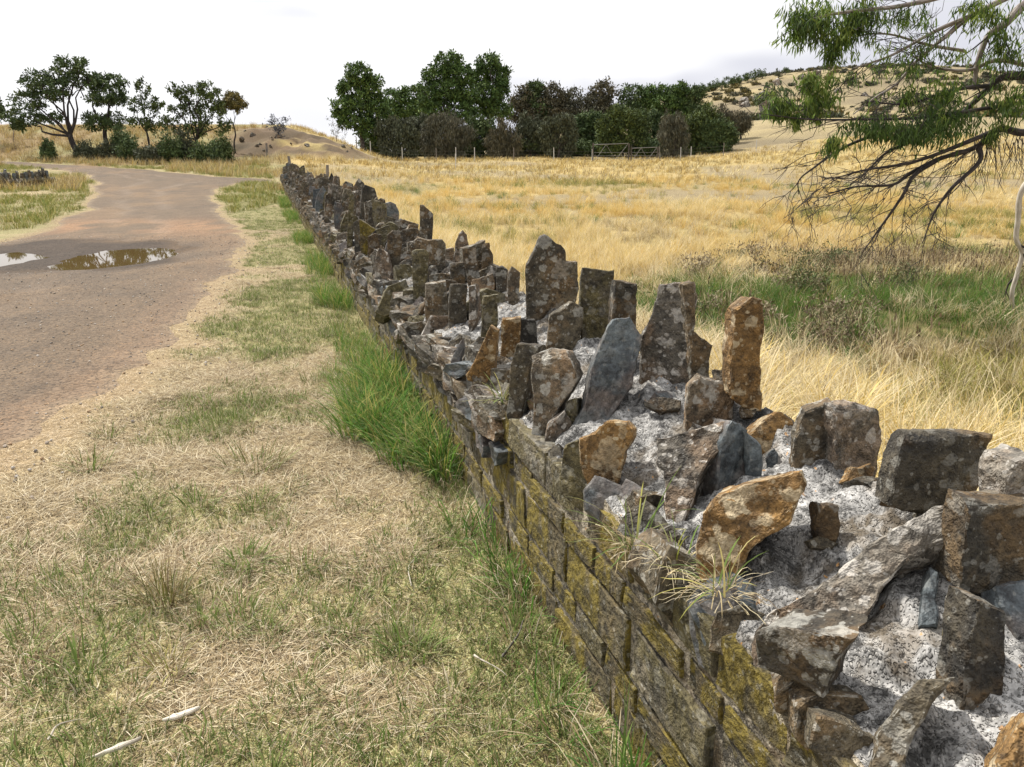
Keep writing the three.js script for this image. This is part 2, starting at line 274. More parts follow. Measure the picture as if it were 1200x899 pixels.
// an outline in its own plane (metres), given thickness, broken corners and a rough surface; front face at z = 0, body behind it
function slabGeo(pts, th, seed, { edge = 0.03, rough = 0.008, big = 0.007, chips = 6, taper = 0.1, bevel = 0.004, shearX = 0, shearY = 0 } = {}) {
  const r = rng(seed), sh = new THREE.Shape(pts.map((p) => new THREE.Vector2(p[0], p[1])));
  const g0 = new THREE.ExtrudeGeometry(sh, { depth: th - 2 * bevel, steps: 1, bevelEnabled: true, bevelThickness: bevel, bevelSize: bevel, bevelOffset: -bevel, bevelSegments: 1 });
  const g1 = g0.index ? g0.toNonIndexed() : g0, pos = tessellate(Array.from(g1.attributes.position.array), edge);
  let x0 = 1e9, x1 = -1e9, y0 = 1e9, y1 = -1e9; for (const [x, y] of pts) { x0 = Math.min(x0, x); x1 = Math.max(x1, x); y0 = Math.min(y0, y); y1 = Math.max(y1, y); }
  const cx = (x0 + x1) / 2, cy = (y0 + y1) / 2, hw = (x1 - x0) / 2, hh = (y1 - y0) / 2, pl = [];
  for (let k = 0; k < chips; k++) { const a = r() * 6.283, n = new THREE.Vector3(Math.cos(a), Math.sin(a), (r() < 0.5 ? 1 : -1) * (0.7 + r())).normalize(); pl.push([n, (0.8 + 0.17 * r()) * (Math.abs(n.x) * hw + Math.abs(n.y) * hh + Math.abs(n.z) * th / 2)]); }
  const S = seed * 17.31, sx = shearX + (r() - 0.5) * taper, sy = shearY + (r() - 0.5) * taper, v = new THREE.Vector3();
  for (let i = 0; i < pos.length; i += 3) {
    v.set(pos[i] - cx, pos[i + 1] - cy, pos[i + 2] - th / 2);
    for (const [n, hgt] of pl) { const d = v.dot(n) - hgt; if (d > 0) v.addScaledVector(n, -d * 0.9); }
    const back = clamp(0.5 - v.z / th); v.x = v.x * (1 - taper * back) + sx * hw * back; v.y = v.y * (1 - taper * 0.6 * back) + sy * hh * back;
    const X = v.x, Y = v.y, Z = v.z;
    const st = Math.round(fbm(X * 9 + S, Y * 9, Z * 9 + S, 2) * 5) / 5;
    v.x += big * vn(X * 8 + S, Y * 8, Z * 8) + rough * fbm(X * 40, Y * 40 + S, Z * 40, 3);
    v.y += big * vn(X * 8, Y * 8 + S, Z * 8 + 9) + rough * fbm(X * 40 + 7, Y * 40, Z * 40 + S, 3);
    v.z += 0.9 * big * vn(X * 8 + 4, Y * 8 + 2, Z * 8 + S) + rough * fbm(X * 40 + 3, Y * 40 + S, Z * 40 + 1, 3) + big * 0.9 * st;
    pos[i] = v.x + cx; pos[i + 1] = v.y + cy; pos[i + 2] = v.z - th / 2;
  }
  let g = new THREE.BufferGeometry(); g.setAttribute('position', new THREE.BufferAttribute(new Float32Array(pos), 3));
  boxUV(g, ROCK_TILE, r() * 7, r() * 7); g.computeVertexNormals();
  g = toCreasedNormals(g, 0.42); return g;
}
// tapered tube along points, with its own unevenness
function tube(pts, r0, r1, sides = 6, seed = 1, uvLen = 1) {
  const n = pts.length, pos = [], uv = [], idx = [], t = new THREE.Vector3(), a = new THREE.Vector3(), b = new THREE.Vector3(); let len = 0;
  for (let i = 0; i < n; i++) {
    t.subVectors(pts[Math.min(n - 1, i + 1)], pts[Math.max(0, i - 1)]).normalize(); if (i) len += pts[i].distanceTo(pts[i - 1]);
    a.set(0.31, 0.2, 0.93); if (Math.abs(a.dot(t)) > 0.9) a.set(1, 0, 0); a.cross(t).normalize(); b.crossVectors(t, a);
    const r = lerp(r0, r1, i / (n - 1));
    for (let k = 0; k <= sides; k++) { const an = k / sides * 6.28318, rr = r * (1 + 0.14 * vn(Math.cos(an) * 1.5 + seed, Math.sin(an) * 1.5, len * 3 / Math.max(r0, 0.02) * 0.1)); pos.push(pts[i].x + (a.x * Math.cos(an) + b.x * Math.sin(an)) * rr, pts[i].y + (a.y * Math.cos(an) + b.y * Math.sin(an)) * rr, pts[i].z + (a.z * Math.cos(an) + b.z * Math.sin(an)) * rr); uv.push(k / sides, len / uvLen); }
  }
  for (let i = 0; i < n - 1; i++) for (let k = 0; k < sides; k++) { const p = i * (sides + 1) + k; idx.push(p, p + 1, p + sides + 1, p + 1, p + sides + 2, p + sides + 1); }
  const g = new THREE.BufferGeometry(); g.setAttribute('position', new THREE.Float32BufferAttribute(pos, 3)); g.setAttribute('uv', new THREE.Float32BufferAttribute(uv, 2)); g.setIndex(idx); g.computeVertexNormals(); return g;
}

// ---------------------------------------------------------------- ground cover: what grows where
function greenAmount(x, d) {                // 0 dry straw .. 1 green turf, on the road side of the wall
  const q = wallQ(x, d), n = fbm(x * 0.9, 4.2, d * 0.9, 4) + 0.6 * fbm(x * 3.1, 8.2, d * 3.1, 3);
  let g = 0.38 + 0.09 * sm(4, 6, d) + 1.2 * n + 0.55 * sm(4.5, 8, d) * sm(-0.3, -1.0, q);
  g += 0.5 * sm(-0.5, -0.15, q) + 0.35 * sm(9, 16, d) * sm(-2.2, -0.5, q);
  g -= 0.5 * sm(1.1, 0.1, -roadIn(x, d));
  if (x < roadL(d) - 0.2) g = 0.62 + 0.8 * n - 0.3 * sm(26, 34, d);
  if (d > 36) g = Math.max(g, 0.3 + 0.7 * n + 0.5 * sm(46, 52, d) * sm(62, 56, d));
  return clamp(g);
}
function fieldKind(x, d) {                  // beyond the wall: [green, brown weed, bare] shares
  const q = wallQ(x, d), n = fbm(x * 0.35, 2.2, d * 0.35, 4), m = fbm(x * 0.11 + 4, 6.2, d * 0.11, 3);
  const sw = Math.exp(-(((d - 12.4 - 0.05 * x) / 3.3) ** 4)) * sm(0.9, 2.8, x + 1.5 * n);
  const green = clamp(sw * (1.0 + 0.9 * n) + 0.45 * sm(0.0, 0.4, n) + 0.55 * Math.exp(-(((d - 21) / 3) ** 2)) * sm(4, 8, x) * sm(-0.2, 0.25, n + 0.1) + 0.6 * sm(1.7, 0.9, q) * (0.5 + n));
  const weed = clamp(0.9 * Math.exp(-(((d - 17 + 3 * n) / 1.8) ** 2)) * sm(2.2, 4.5, x) * (0.65 + 1.6 * n) + 0.5 * Math.exp(-(((d - 13) / 2) ** 2)) * sm(2.5, 4, x) * sm(0.05, 0.3, n) + 0.6 * Math.exp(-(((d - 9.2) / 1.2) ** 2)) * sm(2.4, 4, x) * (0.4 + n * 2));
  const bare = clamp(sm(0.0, 0.3, m) * sm(24, 34, d) * 0.85 + 0.5 * Math.exp(-(((d - 46) / 9) ** 2)) * sm(2, 12, x));
  return [green, weed, bare];
}
function groundColor(x, d, c) {
  const q = wallQ(x, d), n = fbm(x * 0.6, 1.1, d * 0.6, 3);
  if (d > 150 || (d > 86 && x > -5)) {      // hill
    const m = fbm(x * 0.05, 3, d * 0.05, 4), e = fbm(x * 0.3, 3, d * 0.3, 3); c[0] = 0.27 + 0.12 * e; c[1] = 0.22 + 0.1 * e; c[2] = 0.12 + 0.05 * e;
    mix3(c, [0.16, 0.13, 0.08], sm(0.02, 0.3, m + 0.3 * e) * 0.8);
  } else if (q < 0.4 && !(d > 38 && x > -14 && roadIn(x, d) < -1)) {
    const g = greenAmount(x, d), r = -roadIn(x, d);
    c[0] = 0.33 + 0.12 * n; c[1] = 0.265 + 0.1 * n; c[2] = 0.16 + 0.06 * n;
    mix3(c, [0.2, 0.22, 0.07], 0.5 * sm(0.25, 0.8, g));
    mix3(c, [0.3, 0.225, 0.14], 0.85 * sm(0.26 + 0.25 * n, 0.0, r));
    if (d > 52) mix3(c, [0.24, 0.15, 0.08], 0.7 * sm(-0.1, 0.25, fbm(x * 0.25, 9, d * 0.25, 3)));
  } else {
    const [g, w, b] = fieldKind(x, d);
    c[0] = 0.36 + 0.16 * n; c[1] = 0.28 + 0.11 * n; c[2] = 0.12 + 0.05 * n;
    mix3(c, [0.08, 0.09, 0.028], 0.85 * g); mix3(c, [0.11, 0.08, 0.05], 0.75 * w); mix3(c, [0.22, 0.18, 0.115], 0.8 * b);
  }
  if (d > 58 && d < 75 && x < -8) mix3(c, [0.1 + 0.08 * n, 0.066 + 0.05 * n, 0.04 + 0.03 * n], 0.92 * earthBank(x, d) * sm(-0.45, -0.1, fbm(x * 0.5, 2, d * 0.9, 3)));
  c[0] /= 0.5; c[1] /= 0.43; c[2] /= 0.31;
}
function graded(list) { const o = [list[0][0]]; for (let i = 1; i < list.length; i++) { const [to, a, b] = list[i]; let x = o[o.length - 1]; const s = x; while (x < to - 1e-6) { const t = clamp((x - s) / (to - s)); x = Math.min(to, x + lerp(a, b, t)); o.push(x); } } return o; }
{
  const xs = graded([[-420], [-90, 30, 6], [-30, 4, 1], [-10, 0.8, 0.22], [-4.5, 0.2, 0.1], [3.5, 0.075, 0.075], [10, 0.1, 0.35], [40, 0.5, 1.6], [120, 2, 6], [320, 6, 8], [620, 12, 50]]);
  const ds = graded([[-40], [-3, 8, 1], [1, 0.5, 0.08], [8, 0.075, 0.1], [20, 0.12, 0.3], [50, 0.4, 0.8], [90, 0.8, 1.2], [200, 2, 6], [480, 6, 8], [900, 12, 60]]);
  const nx = xs.length, nd = ds.length, pos = new Float32Array(nx * nd * 3), col = new Float32Array(nx * nd * 3), uv = new Float32Array(nx * nd * 2), idx = [], c = [0, 0, 0];
  for (let j = 0; j < nd; j++) for (let i = 0; i < nx; i++) {
    const x = xs[i], d = ds[j], k = j * nx + i, r = roadIn(x, d);
    pos[k * 3] = x; pos[k * 3 + 1] = H(x, d) - 0.2 * sm(0.12, 0.5, r); pos[k * 3 + 2] = -d;
    groundColor(x, d, c); col.set(c, k * 3); uv[k * 2] = x / 1.35; uv[k * 2 + 1] = d / 1.35;
    if (i && j) { const a = k - nx - 1, b = k - nx, e = k - 1; idx.push(a, b, k, a, k, e); }
  }
  const g = new THREE.BufferGeometry(); g.setAttribute('position', new THREE.BufferAttribute(pos, 3)); g.setAttribute('color', new THREE.BufferAttribute(col, 3)); g.setAttribute('uv', new THREE.BufferAttribute(uv, 2)); g.setIndex(idx); g.computeVertexNormals();
  structure(new THREE.Mesh(g, M.ground), 'ground', 'dry grassland with a mown straw verge, a gully and rising paddocks');
}
// ---------------------------------------------------------------- gravel road with its worn hollows and two puddles
function wetness(x, d) { const n = fbm(x * 0.9, 5, d * 0.6, 4); const e = ((x + 7.4) / 2.3) ** 2 + ((d - 13.1) / 2.7) ** 2; return clamp(sm(1.25, 0.5, e + 0.7 * n)); }
{
  const ds = graded([[-11], [2, 1, 0.3], [11, 0.12, 0.12], [17, 0.06, 0.06], [61, 0.15, 0.4]]), NC = 90, pos = [], col = [], uv = [], idx = [], wet = [];
  for (let j = 0; j < ds.length; j++) for (let i = 0; i <= NC; i++) {
    const d = ds[j], x = lerp(roadL(d), roadR(d), i / NC), n = fbm(x * 0.5, 3, d * 0.35, 4), m = fbm(x * 1.7, 8, d * 0.8, 3), W = wetness(x, d), far = ROAD_FAR(x) - d;
    const edge = Math.min(x - roadL(d), roadR(d) - x, far);
    const rut = (o) => (1 - sm(9, 10.5, d) * sm(17, 15.5, d)) * Math.exp(-(((x - lerp(roadL(d), roadR(d), o) + 0.3 * vn(d * 0.15, 2, o * 9)) / 0.28) ** 2)); pos.push(x, H0(x, d) + 0.004 - 0.02 * (rut(0.3) + rut(0.58)) * sm(-2, 4, d) - puddleDip(x, d) + 0.008 * n - 0.05 * sm(0.14, 0, edge) - 0.15 * sm(0.2, -0.6, far) + 0.012 * fbm(x * 3, 3, d * 3, 3) * W, -d);
    const c = [0.15, 0.104, 0.063];
    mix3(c, [0.215, 0.138, 0.074], 0.7 * sm(-0.02, 0.3, n)); mix3(c, [0.115, 0.083, 0.054], 0.6 * sm(0, 0.3, m));
    mix3(c, [0.25, 0.16, 0.095], 0.6 * sm(0.9, 0.1, edge) * sm(16, 5, d)); mix3(c, [0.3, 0.17, 0.085], 0.9 * Math.exp(-(((d - 18.2) / 2.2) ** 2)) * sm(-0.3, 0.2, m));
    mix3(c, [0.28, 0.21, 0.13], 0.7 * sm(0.35, 0.03, edge));
    mix3(c, [0.27, 0.2, 0.14], 0.35 * (rut(0.3) + rut(0.58)) * sm(-0.3, 0.2, m)); mix3(c, [0.06, 0.046, 0.036], 0.9 * W);
    col.push(c[0] / 0.74, c[1] / 0.73, c[2] / 0.72); uv.push(x / 1.9, d / 1.9); wet.push(W);
    if (i && j) { const k = j * (NC + 1) + i, a = k - NC - 2, b = k - NC - 1, e = k - 1; idx.push([a, b, k], [a, k, e]); }
  }
  const make = (keep) => { const g = new THREE.BufferGeometry(); g.setAttribute('position', new THREE.Float32BufferAttribute(pos, 3)); g.setAttribute('color', new THREE.Float32BufferAttribute(col, 3)); g.setAttribute('uv', new THREE.Float32BufferAttribute(uv, 2)); g.setIndex(idx.filter((t) => keep((wet[t[0]] + wet[t[1]] + wet[t[2]]) / 3)).flat()); g.computeVertexNormals(); return g; };
  structure(new THREE.Mesh(make((w) => w < 0.5), M.road), 'gravel_road', 'brown grey gravel road curving past the stone wall');
  structure(new THREE.Mesh(make((w) => w >= 0.5), M.mud), 'wet_mud', 'dark wet mud round the puddles in the gravel road');
  const pud = (cx, cd, rx, rd, y, label) => {
    const p = [], id = []; p.push(cx, y, -cd); for (let k = 0; k < 40; k++) { const a = k / 40 * 6.28318; p.push(cx + rx * Math.cos(a), y, -(cd + rd * Math.sin(a))); id.push(0, 1 + k, 1 + (k + 1) % 40); }
    const g = new THREE.BufferGeometry(); g.setAttribute('position', new THREE.Float32BufferAttribute(p, 3)); g.setIndex(id); g.computeVertexNormals();
    const m = structure(new THREE.Mesh(g, M.water), 'puddle', label); m.name = numbered('puddle'); m.userData.group = 'puddles in the road';
  };
  pud(-6.45, 12.85, 1.1, 2.3, -0.037, 'larger muddy puddle reflecting the sky in the middle of the road');
  pud(-8.45, 12.2, 0.85, 2.1, -0.036, 'muddy puddle at the far side of the road, away from the wall');
}

// ---------------------------------------------------------------- the near dry-topped stone wall
const wall = top(new THREE.Group(), 'stone_wall', 'long mossy stone wall topped with jagged upright stones along the verge', 'stone wall', { kind: 'thing' });
wall.position.copy(WP(0, 0, 0));
const wp = wall.position, stoneNames = { wall_stone: 0, standing_stone: 0, capping_rock: 0 };
function wallPart(name, geo, mat, place) {   // geo in its own frame
  const n = stoneNames[name] = (stoneNames[name] ?? 0) + 1, m = part(wall, n > 1 ? name + '_' + String(n - 1).padStart(3, '0') : name, geo, mat);
  if (place) { m.quaternion.copy(place.q); m.position.copy(place.p).sub(wp); if (place.k) m.scale.copy(place.k); } else m.position.copy(wp).negate();
  return m;
}
const inWall = (p) => ({ s: wallS(p.x, -p.z), q: wallQ(p.x, -p.z) });
function hitCap(px, py, lift = 0) {          // where the line of sight meets the wall's bed or its front face
  const r = ray(px, py);
  for (let d = 0.3; d < 45; d += 0.006 + d * 0.002) { const t = d / r.d, x = t * r.x, y = EYE + t * r.y, q = wallQ(x, d); if (q >= 0 && q <= WALL_T && y <= capY(q) + lift + riseAlong(wallS(x, d))) return V(x, d, y); }
  return hitQ(px, py, 0.5);
}
function hitQ(px, py, q) { const r = ray(px, py), t = (0.88 * AC.x + q) / (r.x * AC.x - r.d * AC.z); return V(t * r.x, t * r.d, EYE + t * r.y); }
function hitPlane(px, py, p, n) { const r = ray(px, py), dir = new THREE.Vector3(r.x, r.y, -r.d), o = new THREE.Vector3(0, EYE, 0), t = n.dot(p.clone().sub(o)) / n.dot(dir); return o.addScaledVector(dir, t); }
const UPV = new THREE.Vector3(0, 1, 0);
let stoneSeed = 100;
// a stone traced by its front outline; it stands where its foot meets the bed, in a plane turned by yaw (0 faces along the wall, 90 faces the road) and leaned back by lean
function traced(name, poly, mat, { yaw = 12, lean = 4, th = 0.09, foot, q, sink = 0.05, p0, lift = 0, ...o } = {}) {
  const lows = [...poly].sort((a, b) => b[1] - a[1]), f = foot || lows[0], y = yaw * Math.PI / 180, l = lean * Math.PI / 180;
  const base = p0 || (q !== undefined ? hitQ(f[0], f[1], q) : hitCap(f[0], f[1], lift));
  const n = AL.clone().multiplyScalar(-Math.cos(y)).addScaledVector(AC, -Math.sin(y)).multiplyScalar(Math.cos(l)).addScaledVector(UPV, Math.sin(l)).normalize();
  const u = new THREE.Vector3().crossVectors(UPV, n).normalize(), v = new THREE.Vector3().crossVectors(n, u);
  let pts = poly.map(([a, b]) => { const p = hitPlane(a, b, base, n).sub(base); return [p.dot(u), p.dot(v)]; });
  const ys = pts.map((p) => p[1]), lo = Math.min(...ys), hi = Math.max(...ys); pts = pts.map(([a, b]) => (b < lo + 0.28 * (hi - lo) ? [a, b - sink] : [a, b]));
  let area = 0; for (let i = 0; i < pts.length; i++) { const [a, b] = pts[i], [c, e] = pts[(i + 1) % pts.length]; area += a * e - c * b; } if (area < 0) pts.reverse();
  const dist = base.distanceTo(camera.position), g = slabGeo(pts, th, stoneSeed++, { edge: clamp(dist * 0.0085, 0.012, 0.09), ...o });
  const qn = new THREE.Quaternion().setFromRotationMatrix(new THREE.Matrix4().makeBasis(u, v, n));
  return wallPart(name, g, M[mat] || mat, { q: qn, p: base });
}
const S = (poly, mat, o) => traced('standing_stone', poly, mat, o), C = (poly, mat, o) => traced('capping_rock', poly, mat, o);
// --- stones of the top, nearest stretch first
S([[1062, 509], [1100, 508], [1165, 512], [1159, 540], [1147, 576], [1117, 579], [1045, 571], [1055, 535]], 'dark', { th: 0.07, lean: 6, yaw: 10 });
C([[1038, 572], [1062, 570], [1120, 574], [1150, 580], [1117, 588], [1075, 583]], 'dark', { th: 0.05, lean: 60, yaw: 10, sink: 0 });
S([[946, 482], [977, 472], [992, 499], [984, 520], [981, 537], [959, 544], [931, 536], [935, 512]], 'brown', { th: 0.06, yaw: 25 });
S([[980, 477], [1010, 475], [1037, 481], [1035, 512], [1031, 545], [1000, 546], [982, 535]], 'pale', { th: 0.06, yaw: 0 });
C([[992, 557], [1000, 545], [1022, 541], [1030, 547], [1025, 560], [1007, 562]], 'rusty', { th: 0.04, lean: 35, sink: 0.01 });
C([[892, 495], [909, 484], [917, 483], [929, 495], [928, 512], [909, 515], [889, 520], [876, 510]], 'rusty', { th: 0.08, lean: 30, yaw: 5 });
S([[855, 489], [875, 505], [877, 523], [876, 559], [864, 568], [838, 580], [843, 550], [847, 510]], 'blue', { th: 0.075, yaw: -5, lean: 8, shearX: 0.1 });
C([[877, 508], [894, 523], [897, 550], [877, 563]], 'blue', { th: 0.05 });
C([[765, 512], [795, 505], [852, 494], [847, 522], [832, 545], [822, 572], [807, 600], [790, 622], [780, 602], [775, 570], [765, 545]], 'pale', { th: 0.16, yaw: 45, lean: 32, big: 0.018, foot: [795, 600], sink: 0.03 });
C([[817, 658], [818, 643], [830, 603], [843, 582], [887, 560], [940, 553], [945, 570], [935, 595], [927, 618], [898, 632], [877, 650], [865, 668], [850, 687], [827, 683]], 'rusty', { th: 0.15, yaw: 40, lean: 18, big: 0.016, q: 0.05, sink: 0.02 });
C([[698, 509], [712, 495], [736, 495], [743, 503], [742, 515], [730, 535], [724, 565], [710, 580], [698, 576], [680, 544], [679, 515]], 'rusty', { th: 0.13, yaw: 35, lean: 12, q: 0.03 });
C([[661, 520], [677, 515], [685, 532], [699, 563], [690, 588], [659, 565], [653, 556]], 'mossgrey', { th: 0.1, yaw: 55, lean: 6, q: 0.0 });
S([[714, 377], [735, 373], [750, 395], [746, 430], [743, 454], [717, 476], [685, 490], [672, 486], [684, 462], [691, 437], [700, 407]], 'blue', { th: 0.15, yaw: 22, lean: 14, chips: 6, big: 0.015 });
S([[621, 416], [633, 412], [644, 410], [664, 412], [674, 427], [679, 443], [670, 458], [654, 480], [640, 505], [632, 520], [621, 520], [625, 475], [620, 445]], 'tan', { th: 0.13, yaw: 35, lean: 10, q: 0.02 });
S([[606, 403], [632, 406], [622, 430], [614, 460], [608, 488], [593, 476], [595, 439]], 'brown', { th: 0.1, yaw: 40, lean: 6, q: 0.01 });
S([[610, 374], [628, 374], [633, 404], [607, 404]], 'dark', { th: 0.06, yaw: 8 });
S([[586, 374], [610, 372], [607, 403], [601, 418], [586, 414]], 'rusty', { th: 0.07, yaw: 20, lean: 2 });
S([[643, 370], [670, 352], [683, 360], [682, 382], [679, 402], [661, 410], [640, 402]], 'brown', { th: 0.08, yaw: 10 });
S([[616, 313], [623, 302], [633, 278], [639, 274], [652, 285], [658, 287], [662, 292], [663, 307], [677, 307], [680, 340], [673, 355], [643, 370], [630, 375], [617, 372]], 'brown', { th: 0.07, yaw: 6, lean: 2 });
S([[683, 313], [693, 314], [722, 318], [720, 333], [715, 360], [713, 377], [703, 394], [682, 394], [680, 353]], 'mossgrey', { th: 0.07, yaw: 8, lean: 3 });
S([[722, 328], [748, 332], [748, 394], [717, 394]], 'dark', { th: 0.08, yaw: 6, lean: 0 });
S([[772, 335], [803, 331], [815, 329], [817, 353], [813, 380], [812, 410], [810, 432], [802, 441], [750, 435], [749, 417], [752, 395], [762, 377]], 'pale', { th: 0.06, yaw: 25, lean: 5 });
S([[803, 332], [816, 330], [818, 356], [812, 392], [806, 372]], 'brown', { th: 0.05, yaw: 10, q: 0.44, sink: 0.08 });
S([[813, 387], [837, 405], [833, 436], [812, 435]], 'dark', { th: 0.05, yaw: 10 });
C([[836, 432], [862, 436], [864, 448], [838, 443]], 'dark', { th: 0.05, lean: 20 });
S([[864, 363], [883, 350], [893, 352], [895, 403], [895, 464], [882, 466], [859, 447], [861, 400]], 'rusty', { th: 0.09, yaw: 12, lean: 0 });
S([[807, 455], [822, 440], [832, 445], [860, 447], [862, 472], [856, 492], [848, 499], [802, 500]], 'tan', { th: 0.08, yaw: 18, lean: 6 });
C([[755, 470], [776, 463], [800, 468], [798, 478], [778, 482]], 'dark', { th: 0.04, lean: 50, sink: 0 });
C([[1137, 592], [1100, 588], [1060, 610], [1015, 640], [975, 680], [940, 695], [905, 710], [884, 745], [884, 775], [934, 800], [963, 816], [970, 780], [1000, 750], [1030, 696], [1055, 662], [1090, 640], [1135, 614]], 'pale', { th: 0.13, yaw: 52, lean: 42, foot: [990, 730], sink: 0, big: 0.018, lift: 0.03 });
C([[884, 744], [905, 738], [960, 745], [1000, 750], [985, 770], [966, 816], [934, 800], [884, 776]], 'brown', { th: 0.1, yaw: 60, lean: 2, q: 0.0, sink: 0.01 });
S([[1141, 589], [1168, 597], [1189, 595], [1222, 590], [1222, 680], [1180, 676], [1129, 664]], 'dark', { th: 0.1, yaw: 8, lean: 3, shearX: 0.1 });
S([[1152, 709], [1171, 714], [1186, 728], [1184, 774], [1176, 810], [1147, 810], [1129, 805], [1137, 759]], 'dark', { th: 0.08, yaw: 12, lean: 10 });
C([[1168, 690], [1200, 682], [1222, 690], [1222, 725], [1190, 742], [1172, 716]], 'blue', { th: 0.06, yaw: 10, lean: 40, sink: 0.01 });
C([[1092, 662], [1104, 667], [1103, 731], [1081, 731]], 'blue', { th: 0.05, yaw: 30, lean: 55, sink: 0, lift: 0.012 });
C([[1077, 798], [1116, 790], [1098, 811], [1087, 832], [1067, 873], [1056, 912], [1012, 912], [1025, 863], [1054, 821]], 'brown', { th: 0.1, yaw: 50, lean: 35, sink: 0, lift: 0.02 });
C([[1204, 840], [1180, 868], [1160, 905], [1175, 930], [1240, 930], [1240, 845]], 'rusty', { th: 0.1, yaw: 40, lean: 35, sink: 0, lift: 0.02 });
S([[960, 592], [986, 595], [983, 625], [980, 638], [957, 624]], 'dark', { th: 0.05, yaw: 15, lean: 12 });
C([[946, 630], [960, 625], [984, 636], [975, 642], [950, 638]], 'brown', { th: 0.03, yaw: 15, lean: 40, sink: 0 });
S([[1185, 562], [1195, 540], [1222, 535], [1222, 582], [1190, 577]], 'pale', { th: 0.1, yaw: 12 });
// --- middle stretch
S([[492, 240], [496, 239], [503, 246], [508, 251], [508, 263], [505, 284], [491, 280]], 'brown', { th: 0.08 });
C([[463, 260], [473, 257], [491, 262], [490, 270], [477, 276], [470, 272]], 'brown', { th: 0.1 });
S([[470, 269], [485, 266], [491, 268], [490, 277], [479, 292], [473, 292]], 'dark', { th: 0.08 });
S([[479, 288], [488, 277], [500, 281], [518, 281], [522, 287], [522, 308], [515, 320], [504, 317], [490, 318]], 'brown', { th: 0.12 });
S([[482, 293], [486, 290], [498, 291], [502, 296], [501, 320], [498, 346], [485, 353], [483, 320]], 'mossgrey', { th: 0.08 });
S([[453, 275], [459, 270], [468, 270], [471, 282], [470, 296], [466, 322], [456, 325], [455, 302]], 'dark', { th: 0.08 });
S([[440, 296], [444, 291], [453, 297], [458, 318], [456, 329], [437, 327]], 'pale', { th: 0.08, yaw: 25 });
S([[530, 299], [533, 285], [538, 273], [542, 270], [547, 275], [550, 288], [548, 304], [530, 306]], 'pale', { th: 0.06 });
S([[528, 308], [545, 307], [546, 333], [528, 334]], 'dark', { th: 0.06 });
S([[541, 291], [557, 290], [559, 302], [563, 323], [551, 335], [545, 311]], 'brown', { th: 0.07 });
S([[564, 285], [573, 284], [574, 292], [578, 299], [579, 321], [564, 324]], 'dark', { th: 0.06 });
C([[552, 327], [560, 326], [577, 319], [581, 333], [572, 343], [555, 343]], 'tan', { th: 0.1, lean: 20 });
S([[582, 314], [590, 312], [596, 317], [595, 334], [584, 340], [581, 332]], 'brown', { th: 0.06 });
S([[595, 320], [599, 312], [610, 320], [609, 350], [595, 347]], 'tan', { th: 0.06 });
S([[527, 333], [547, 333], [547, 377], [527, 388]], 'dark', { th: 0.09, lean: 0, yaw: 5 });
S([[548, 335], [556, 333], [558, 374], [548, 389]], 'pale', { th: 0.06, lean: 0, yaw: 40 });
S([[499, 333], [524, 330], [525, 373], [507, 385], [497, 380]], 'brown', { th: 0.1, lean: 2 });
S([[457, 338], [484, 336], [484, 352], [478, 368], [462, 378], [455, 360]], 'brown', { th: 0.1, lean: 2 });
S([[567, 347], [585, 344], [582, 383], [563, 397]], 'mossgrey', { th: 0.07, lean: 2 });
S([[575, 383], [585, 388], [582, 407], [578, 434], [570, 440], [547, 434], [545, 428]], 'rusty', { th: 0.1, q: 0.0, yaw: 25 });
C([[503, 400], [512, 394], [540, 395], [542, 403], [533, 414], [513, 431], [502, 419]], 'brown', { th: 0.12, q: -0.03, yaw: 35 });
S([[542, 398], [545, 410], [540, 423], [540, 448], [531, 448], [528, 423]], 'blue', { th: 0.05, q: -0.03, yaw: 30 });
C([[467, 390], [495, 384], [510, 387], [510, 393], [493, 399], [468, 401]], 'pale', { th: 0.1, q: -0.03, yaw: 30, lean: 15 });
C([[470, 400], [493, 395], [502, 405], [500, 419], [478, 420]], 'brown', { th: 0.1, q: -0.03, yaw: 30 });
S([[389, 222], [401, 228], [403, 246], [402, 254], [388, 255], [387, 234]], 'dark', { th: 0.08, lean: 0 });
S([[409, 227], [414, 226], [415, 254], [412, 290], [405, 290], [408, 254]], 'mossgrey', { th: 0.08, lean: 0 });
S([[435, 233], [452, 238], [453, 253], [464, 257], [453, 272], [443, 272], [436, 257]], 'mossgrey', { th: 0.08, lean: 0 });
S([[413, 261], [421, 257], [423, 303], [416, 303]], 'dark', { th: 0.1, yaw: 50, lean: 0 });
S([[421, 257], [441, 270], [431, 279], [430, 306], [423, 303]], 'moss', { th: 0.08, lean: 0 });
S([[431, 277], [439, 273], [447, 275], [446, 293], [439, 295], [431, 308]], 'dark', { th: 0.08, lean: 0 });
S([[439, 291], [445, 294], [455, 301], [456, 317], [436, 315]], 'pale', { th: 0.08 });
